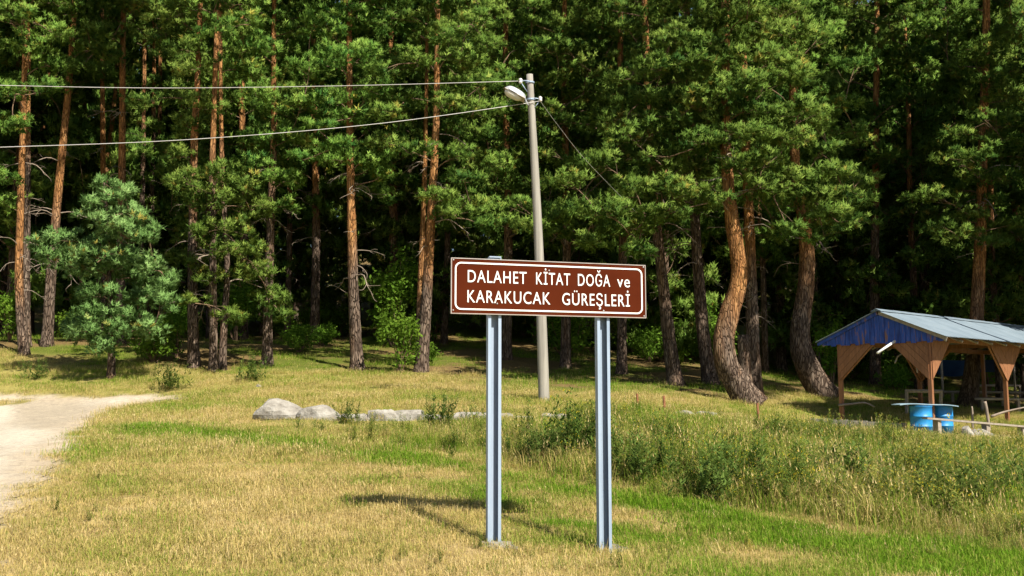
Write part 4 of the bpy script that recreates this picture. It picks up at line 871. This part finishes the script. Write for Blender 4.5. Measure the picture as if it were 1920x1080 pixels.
# ------------------------------------------------------------------ grass and weeds (stuff)
def grass_material(name, stops, trans=.35):
    m, nt, b = newmat(name); a = attr(nt, 'tint', 'INSTANCER'); g = attr(nt, 'shade')
    f = math2(nt, 'ADD', a.outputs['Fac'], math2(nt, 'MULTIPLY', math2(nt, 'SUBTRACT', g.outputs['Fac'], .5), .5))
    c = ramp(nt, stops, f); nt.links.new(c, b.inputs['Base Color']); b.inputs['Roughness'].default_value = .6; b.inputs['Specular IOR Level'].default_value = .05
    tr = nt.nodes.new('ShaderNodeBsdfTranslucent'); nt.links.new(c, tr.inputs[0]); mx = nt.nodes.new('ShaderNodeMixShader'); mx.inputs[0].default_value = trans
    nt.links.new(b.outputs[0], mx.inputs[1]); nt.links.new(tr.outputs[0], mx.inputs[2]); nt.links.new(mx.outputs[0], nt.nodes['Material Output'].inputs[0]); return m
GST = [(0, (.10, .215, .010)), (.25, (.19, .29, .025)), (.5, (.34, .31, .085)), (.75, (.53, .395, .15)), (1, (.64, .51, .25))]
M_GRASS = grass_material('grass_blades', GST)
M_WEEDS = grass_material('weed_stalks', [(0, (.06, .11, .02)), (.35, (.13, .19, .035)), (.65, (.27, .27, .06)), (.9, (.42, .34, .10)), (1, (.60, .46, .03))])
M_FLOW = simple('yellow_petals', (.62, .46, .02), (.75, .58, .05), (9, 9, 9), .6)
M_FLOWW = simple('white_petals', (.68, .68, .64), (.8, .8, .77), (9, 9, 9), .6)

def clump(seed, n, hmin, hmax, spread, wd, lean, heads=0, kind='grass'):
    r = np.random.default_rng(seed); V = []; T = []; Q = []; S = []; k = 0
    for i in range(n):
        h = r.uniform(hmin, hmax); a = r.uniform(0, 6.283); b = np.array([r.normal(0, spread), r.normal(0, spread), -.01]); ln = abs(r.normal(0, lean)) + .08
        d = np.array([math.cos(a), math.sin(a), 0]); s = np.array([-d[1], d[0], 0]) * wd * r.uniform(.7, 1.3) / 2; sh = r.random()
        m = b + d * ln * h * .35 + [0, 0, h * .6]; t = b + d * ln * h * 1.0 + [0, 0, h * (1 - .35 * ln)]
        V += [b - s, b + s, m - s * .75, m + s * .75, t]; Q.append([k, k + 1, k + 3, k + 2]); T.append([k + 2, k + 3, k + 4]); S += [sh * .8, sh * .8, sh, sh, sh * 1.1]; k += 5
        if i < heads:                                       # feathery seed head
            for q in range(3):
                e = t + [0, 0, .04 * q]; u = np.array([math.cos(q * 2.1), math.sin(q * 2.1), .6]) * .020; v = np.array([-u[1], u[0], 0]) * .3
                V += [e - v - [0, 0, .03], e + v - [0, 0, .03], e + u]; T.append([k, k + 1, k + 2]); S += [1.3] * 3; k += 3
    return mesh_np('clump', np.array(V), [Q, T], M_GRASS if kind == 'grass' else M_WEEDS, False, {'shade': S})
def weed(seed, n, h, spread, leafs, leaf, flowers=0):
    r = np.random.default_rng(seed); mb = MB(); V = []; T = []; S = []; k = 0; fl = MB()
    for i in range(n):
        b = np.array([r.normal(0, spread), r.normal(0, spread), -.02]); H = h * r.uniform(.65, 1.1); tp = b + [r.normal(0, .13), r.normal(0, .13), H]; mid = (b + tp) / 2 + r.normal(size=3) * .02
        C = spline([b, mid, tp], 5)
        for j in range(4):
            s = np.array([.004, 0, 0]); V += [C[j] - s, C[j] + s, C[j + 1]]; T.append([k, k + 1, k + 2]); S += [.4] * 3; k += 3
        for j in range(leafs):
            f = r.uniform(.12, 1.0); p = b + (tp - b) * f; a = r.uniform(0, 6.283); L = leaf * r.uniform(.6, 1.2) * (1.15 - .6 * f); d = np.array([math.cos(a), math.sin(a), r.uniform(.1, .9)]) * L
            s = np.cross(d, [0, 0, 1]); s = s / (np.linalg.norm(s) + 1e-9) * L * .16; sh = r.random()
            V += [p, p + d * .5 + s, p + d, p + d * .5 - s]; T += [[k, k + 1, k + 2], [k, k + 2, k + 3]]; S += [sh] * 4; k += 4
        if i < flowers:
            for j in range(4):
                c = tp + r.normal(size=3) * .035; u = r.normal(size=3); u /= np.linalg.norm(u); v = np.cross(u, r.normal(size=3)); v /= np.linalg.norm(v)
                V += [c - u * .014, c + v * .014, c + u * .014]; T.append([k, k + 1, k + 2]); S += [4.0] * 3; k += 3
    return np.array(V), np.array(T), np.array(S)
def scatter_group():
    g = bpy.data.node_groups.new('scatter', 'GeometryNodeTree')
    g.interface.new_socket('Geometry', in_out='INPUT', socket_type='NodeSocketGeometry'); g.interface.new_socket('Clumps', in_out='INPUT', socket_type='NodeSocketCollection')
    g.interface.new_socket('Geometry', in_out='OUTPUT', socket_type='NodeSocketGeometry')
    N = g.nodes; gi = N.new('NodeGroupInput'); go = N.new('NodeGroupOutput'); ci = N.new('GeometryNodeCollectionInfo'); ip = N.new('GeometryNodeInstanceOnPoints')
    ci.inputs['Separate Children'].default_value = True; ci.inputs['Reset Children'].default_value = True; ip.inputs['Pick Instance'].default_value = True
    L = g.links; L.new(gi.outputs[0], ip.inputs['Points']); L.new(gi.outputs[1], ci.inputs[0]); L.new(ci.outputs[0], ip.inputs['Instance'])
    for nm, typ, sock in (('pick', 'INT', 'Instance Index'), ('turn', 'FLOAT_VECTOR', 'Rotation'), ('size', 'FLOAT_VECTOR', 'Scale')):
        a = N.new('GeometryNodeInputNamedAttribute'); a.data_type = typ; a.inputs[0].default_value = nm; L.new(a.outputs[0], ip.inputs[sock])
    L.new(ip.outputs[0], go.inputs[0]); return g, [i.identifier for i in g.interface.items_tree if i.name == 'Clumps'][0]
SCAT, SCAT_ID = scatter_group()
def scatter(name, label, meshes, P, size, tint, seed=0, sq=.25):
    r = np.random.default_rng(seed); c = bpy.data.collections.new(name + '_clumps')
    for m in meshes: c.objects.link(bpy.data.objects.new('clump', m))
    me = bpy.data.meshes.new(name); me.vertices.add(len(P)); me.vertices.foreach_set('co', np.asarray(P, np.float32).ravel()); n = len(P)
    me.attributes.new('pick', 'INT', 'POINT').data.foreach_set('value', r.integers(0, len(meshes), n).astype(np.int32))
    rot = np.stack([r.normal(0, .08, n), r.normal(0, .08, n), r.uniform(0, 6.283, n)], -1); me.attributes.new('turn', 'FLOAT_VECTOR', 'POINT').data.foreach_set('vector', rot.astype(np.float32).ravel())
    sz = np.stack([size * r.uniform(.85, 1.15, n), size * r.uniform(.85, 1.15, n), size * r.uniform(1 - sq, 1 + sq, n)], -1); me.attributes.new('size', 'FLOAT_VECTOR', 'POINT').data.foreach_set('vector', sz.astype(np.float32).ravel())
    me.attributes.new('tint', 'FLOAT', 'POINT').data.foreach_set('value', np.asarray(tint, np.float32))
    o = obj(name, me); md = o.modifiers.new('scatter', 'NODES'); md.node_group = SCAT; md[SCAT_ID] = c
    return tag(o, label, 'grass', kind='stuff')
def rand_pts(n, y0, y1, seed, pw=1.0, k=.56):              # random points over the meadow the photo looks across
    r = np.random.default_rng(seed); y = y0 + (y1 - y0) * r.random(n) ** pw; x = r.uniform(-1, 1, n) * (k * y + 1.2); return x, y
def keep(x, y, p, seed):
    m = np.random.default_rng(seed).random(len(x)) < p; return x[m], y[m]
def drape(x, y): return np.stack([x, y, gz(x, y)], -1)
KL = np.array(kp)[:, :2]
def edgecut(x, y): return .3 + .7 * sst(.0, 1.5, poly_sd(x, y, BANK) + (fbm(x * .9, y * .9, 45) - .5) * 1.5)
def lowcut(x, y):                                          # trodden, shorter growth in front of the kerb, boulders and terrace wall
    f = np.ones(x.shape)
    for (A_, B_) in ((np.array(at(470, 780, 20.6))[:2], KL[-1]), (np.array(wa)[:2], np.array(at(1950, 800, 27))[:2])):
        d = B_ - A_; t = ((x - A_[0]) * d[0] + (y - A_[1]) * d[1]) / (d @ d); q = ((x - A_[0]) * d[1] - (y - A_[1]) * d[0]) / np.linalg.norm(d)
        f = np.where((t > -.03) & (t < 1.03) & (q > -.5) & (q < 2.8), np.minimum(f, .42 + .58 * sst(.5, 2.8, q)), f)
    return f
SHORT = [clump(10 + k, 110, .02, .095, .17, .0050, 1.1) for k in range(6)]
LAWN = [clump(20 + k, 90, .05, .13, .16, .008, .6) for k in range(5)]
TALL = [clump(30 + k, 55, .12, .52, .17, .0075, .6, 2 + k) for k in range(6)]
MID = [clump(40 + k, 70, .05, .22, .19, .008, .7, k) for k in range(5)]
def wm(seed, *a): V, T, S = weed(seed, *a); return mesh_np('weed', V, [T], M_WEEDS, False, {'shade': S})
WEEDS = [wm(50, 12, .75, .15, 30, .12), wm(51, 10, .9, .16, 32, .13, 4), wm(52, 13, .6, .18, 28, .10, 6), wm(53, 9, .8, .14, 34, .11), wm(54, 10, .7, .16, 20, .09, 10)]
# mown dry grass
x, y = rand_pts(15000, 6.6, 21, 1, 1.15); rd, gr, bk, fo, pt = zones(x, y)
p = np.clip((1 - rd * 1.15) * (1 - gr * .96) * (1 - bk * .7) * (1 - .75 * sst(.60, .74, fbm(x * 1.2, y * 1.2, 83))), 0, 1); x, y = keep(x, y, p, 2); rd, gr, bk, fo, pt = zones(x, y)
r = np.random.default_rng(3); tint = .69 - .5 * pt - .6 * gr + .55 * (fbm(x * .9, y * .9, 61) - .5) + .3 * (fbm(x * 3, y * 3, 66) - .5) + r.normal(0, .10, len(x))
scatter('dry_grass', 'short dry golden grass covering the foreground', SHORT, drape(x, y), .55 + .8 * fbm(x * 1.1, y * 1.1, 5), tint, 4, .4)
x, y = rand_pts(2600, 6.8, 21, 41, 1.15); rd, gr, bk, fo, pt = zones(x, y); x, y = keep(x, y, np.clip((1 - rd * 1.2) * sst(.40, .62, fbm(x * .8, y * .8, 42)), 0, 1), 43)
r = np.random.default_rng(44); scatter('straggling_grass', 'longer straggling grass tufts in the dry foreground', MID, drape(x, y), .3 + .45 * r.random(len(x)), .50 + r.normal(0, .22, len(x)), 45)
x, y = rand_pts(900, 6.8, 20, 46, 1.15); rd, gr, bk, fo, pt = zones(x, y); x, y = keep(x, y, np.clip((1 - rd * 1.2) * sst(.45, .65, fbm(x * .7, y * .7, 47)), 0, 1), 48)
r = np.random.default_rng(49); scatter('low_weeds', 'small flat weeds scattered through the dry grass', WEEDS, drape(x, y), .08 + .12 * r.random(len(x)), .42 + r.normal(0, .2, len(x)), 50)
# fresh green strip
x, y = rand_pts(15000, 6.6, 20, 5, 1.1); rd, gr, bk, fo, pt = zones(x, y); x, y = keep(x, y, np.clip(gr * 1.1, 0, 1), 6)
r = np.random.default_rng(7); scatter('green_grass', 'fresh green grass along the shallow ditch', LAWN, drape(x, y), .75 + .5 * fbm(x, y, 8), .14 + r.normal(0, .10, len(x)) + .35 * np.maximum(0, fbm(x * 1.3, y * 1.3, 14) - .5), 9)
# meadow behind
x, y = rand_pts(12500, 15, 36, 10, 1.0); rd, gr, bk, fo, pt = zones(x, y); x, y = keep(x, y, np.clip((1 - rd * 1.2) * (1 - gr) * (1 - fo * .93) * (1 - bk * .7), 0, 1), 11)
r = np.random.default_rng(12); scatter('meadow_grass', 'yellowing meadow grass between the ditch and the forest', MID, drape(x, y), (.45 + .6 * fbm(x * .7, y * .7, 15)) * lowcut(x, y), .52 + .75 * (fbm(x * .45, y * .45, 62) - .5) + r.normal(0, .12, len(x)), 13)
# tall grass and weeds of the bank
x, y = rand_pts(12500, 10, 28, 16, 1.0); rd, gr, bk, fo, pt = zones(x, y); x, y = keep(x, y, np.clip(bk * (.45 + .55 * sst(-4, 2, x)), 0, 1), 17)
r = np.random.default_rng(18); lo = (.5 + .67 * sst(-4, 2, x) * (1 - .6 * sst(15, 23, y))) * lowcut(x, y) * edgecut(x, y)
scatter('tall_grass', 'tall seeding grass on the weedy bank', TALL, drape(x, y), lo * (.35 + 1.2 * fbm(x * .8, y * .8, 19)), .38 + .9 * (fbm(x * .8, y * .8, 63) - .5) + r.normal(0, .13, len(x)), 20)
x, y = rand_pts(15000, 10, 28, 21, 1.0); rd, gr, bk, fo, pt = zones(x, y); dn = sst(.42, .62, fbm(x * .7, y * .7, 22)); x, y = keep(x, y, np.clip(bk * (.06 + .6 * dn) * (.15 + .85 * sst(-4, 2, x)), 0, 1), 23)
r = np.random.default_rng(24); scatter('tall_weeds', 'leafy weeds with small yellow flowers on the bank', WEEDS, drape(x, y), (.12 + 1.15 * fbm(x * .9, y * .9, 25)) * (1 - .45 * sst(16, 23, y)) * lowcut(x, y) * edgecut(x, y), .36 + .75 * (fbm(x * .5, y * .5, 64) - .5) + r.normal(0, .12, len(x)), 26)
# thin growth on the forest floor
x, y = rand_pts(3500, 30, 58, 27, 1.2); rd, gr, bk, fo, pt = zones(x, y); x, y = keep(x, y, fo * sst(.42, .6, fbm(x * .5, y * .5, 91)) * .8 + .03, 28)
r = np.random.default_rng(29); scatter('forest_floor_grass', 'thin green grass on the shaded forest floor', MID, drape(x, y), .8 + .3 * r.random(len(x)), .2 + r.normal(0, .1, len(x)), 30)
# gravel and crumbs on the road
x, y = rand_pts(14000, 8, 30, 31, 1.2); x = -np.abs(x); rd, gr, bk, fo, pt = zones(x, y); x, y = keep(x, y, np.clip(rd, 0, 1) * (.15 + .85 * (rd < .9)) * .6, 32)
ST = [rock_mesh('pebble', (.5, .4, .3), 200 + k, M_ROCK, .8, 7, 5) for k in range(3)]
r = np.random.default_rng(33); scatter('gravel', 'loose pale gravel along the road edge', ST, drape(x, y), .015 + .06 * r.random(len(x)) ** 4, np.zeros(len(x)), 34)

# single weed clumps that stand out
for k, (lab, px, py, D, s, n) in enumerate([('dark green weed clump in front of the stone kerb left of the sign', 825, 812, 18.9, .95, 13), ('smaller dark weed clump at the kerb beside the left sign post', 890, 808, 19.2, .6, 8),
      ('weed clump growing against the low boulder', 655, 786, 19.8, .65, 9), ('dark weed clump between the two sign posts', 1025, 878, 15.2, 1.0, 13), ('tall weed clump just left of the right sign post', 1095, 862, 15.6, 1.05, 11),
      ('dark weed clump just right of the right sign post', 1185, 905, 14.2, 1.05, 12), ('dark upright weed clump at the ditch edge below the crooked pine', 1340, 945, 13.3, 1.2, 14), ('weed clump among pale grass below the shelter left end', 1590, 940, 14.5, 1.3, 15),
      ('broad weed clump at the lower right ditch edge', 1790, 985, 12.6, 1.25, 16), ('bushy weed clump near the right picture edge', 1880, 960, 13.6, 1.3, 14), ('small weed bush on the meadow left of the boulders', 313, 740, 29.5, 1.2, 12),
      ('weed bush on the meadow above the boulders', 473, 728, 31, 1.1, 10), ('small weed bush in the shadow left of the young pine', 62, 706, 31.5, 1.0, 9)]):
    V, T, S = weed(700 + k, int(n * 1.6), .74 * s, .19 * s, 40, .13 * s); p = at(px, py, D); g = g1(p[0], p[1]); t = thing('weed_clump', lab, 'weed', (p[0], p[1], g))
    obj('foliage', mesh_np('foliage', V, [T], M_WEED, False, {'tint': np.clip(.12 + .5 * S, 0, .9)}), t)
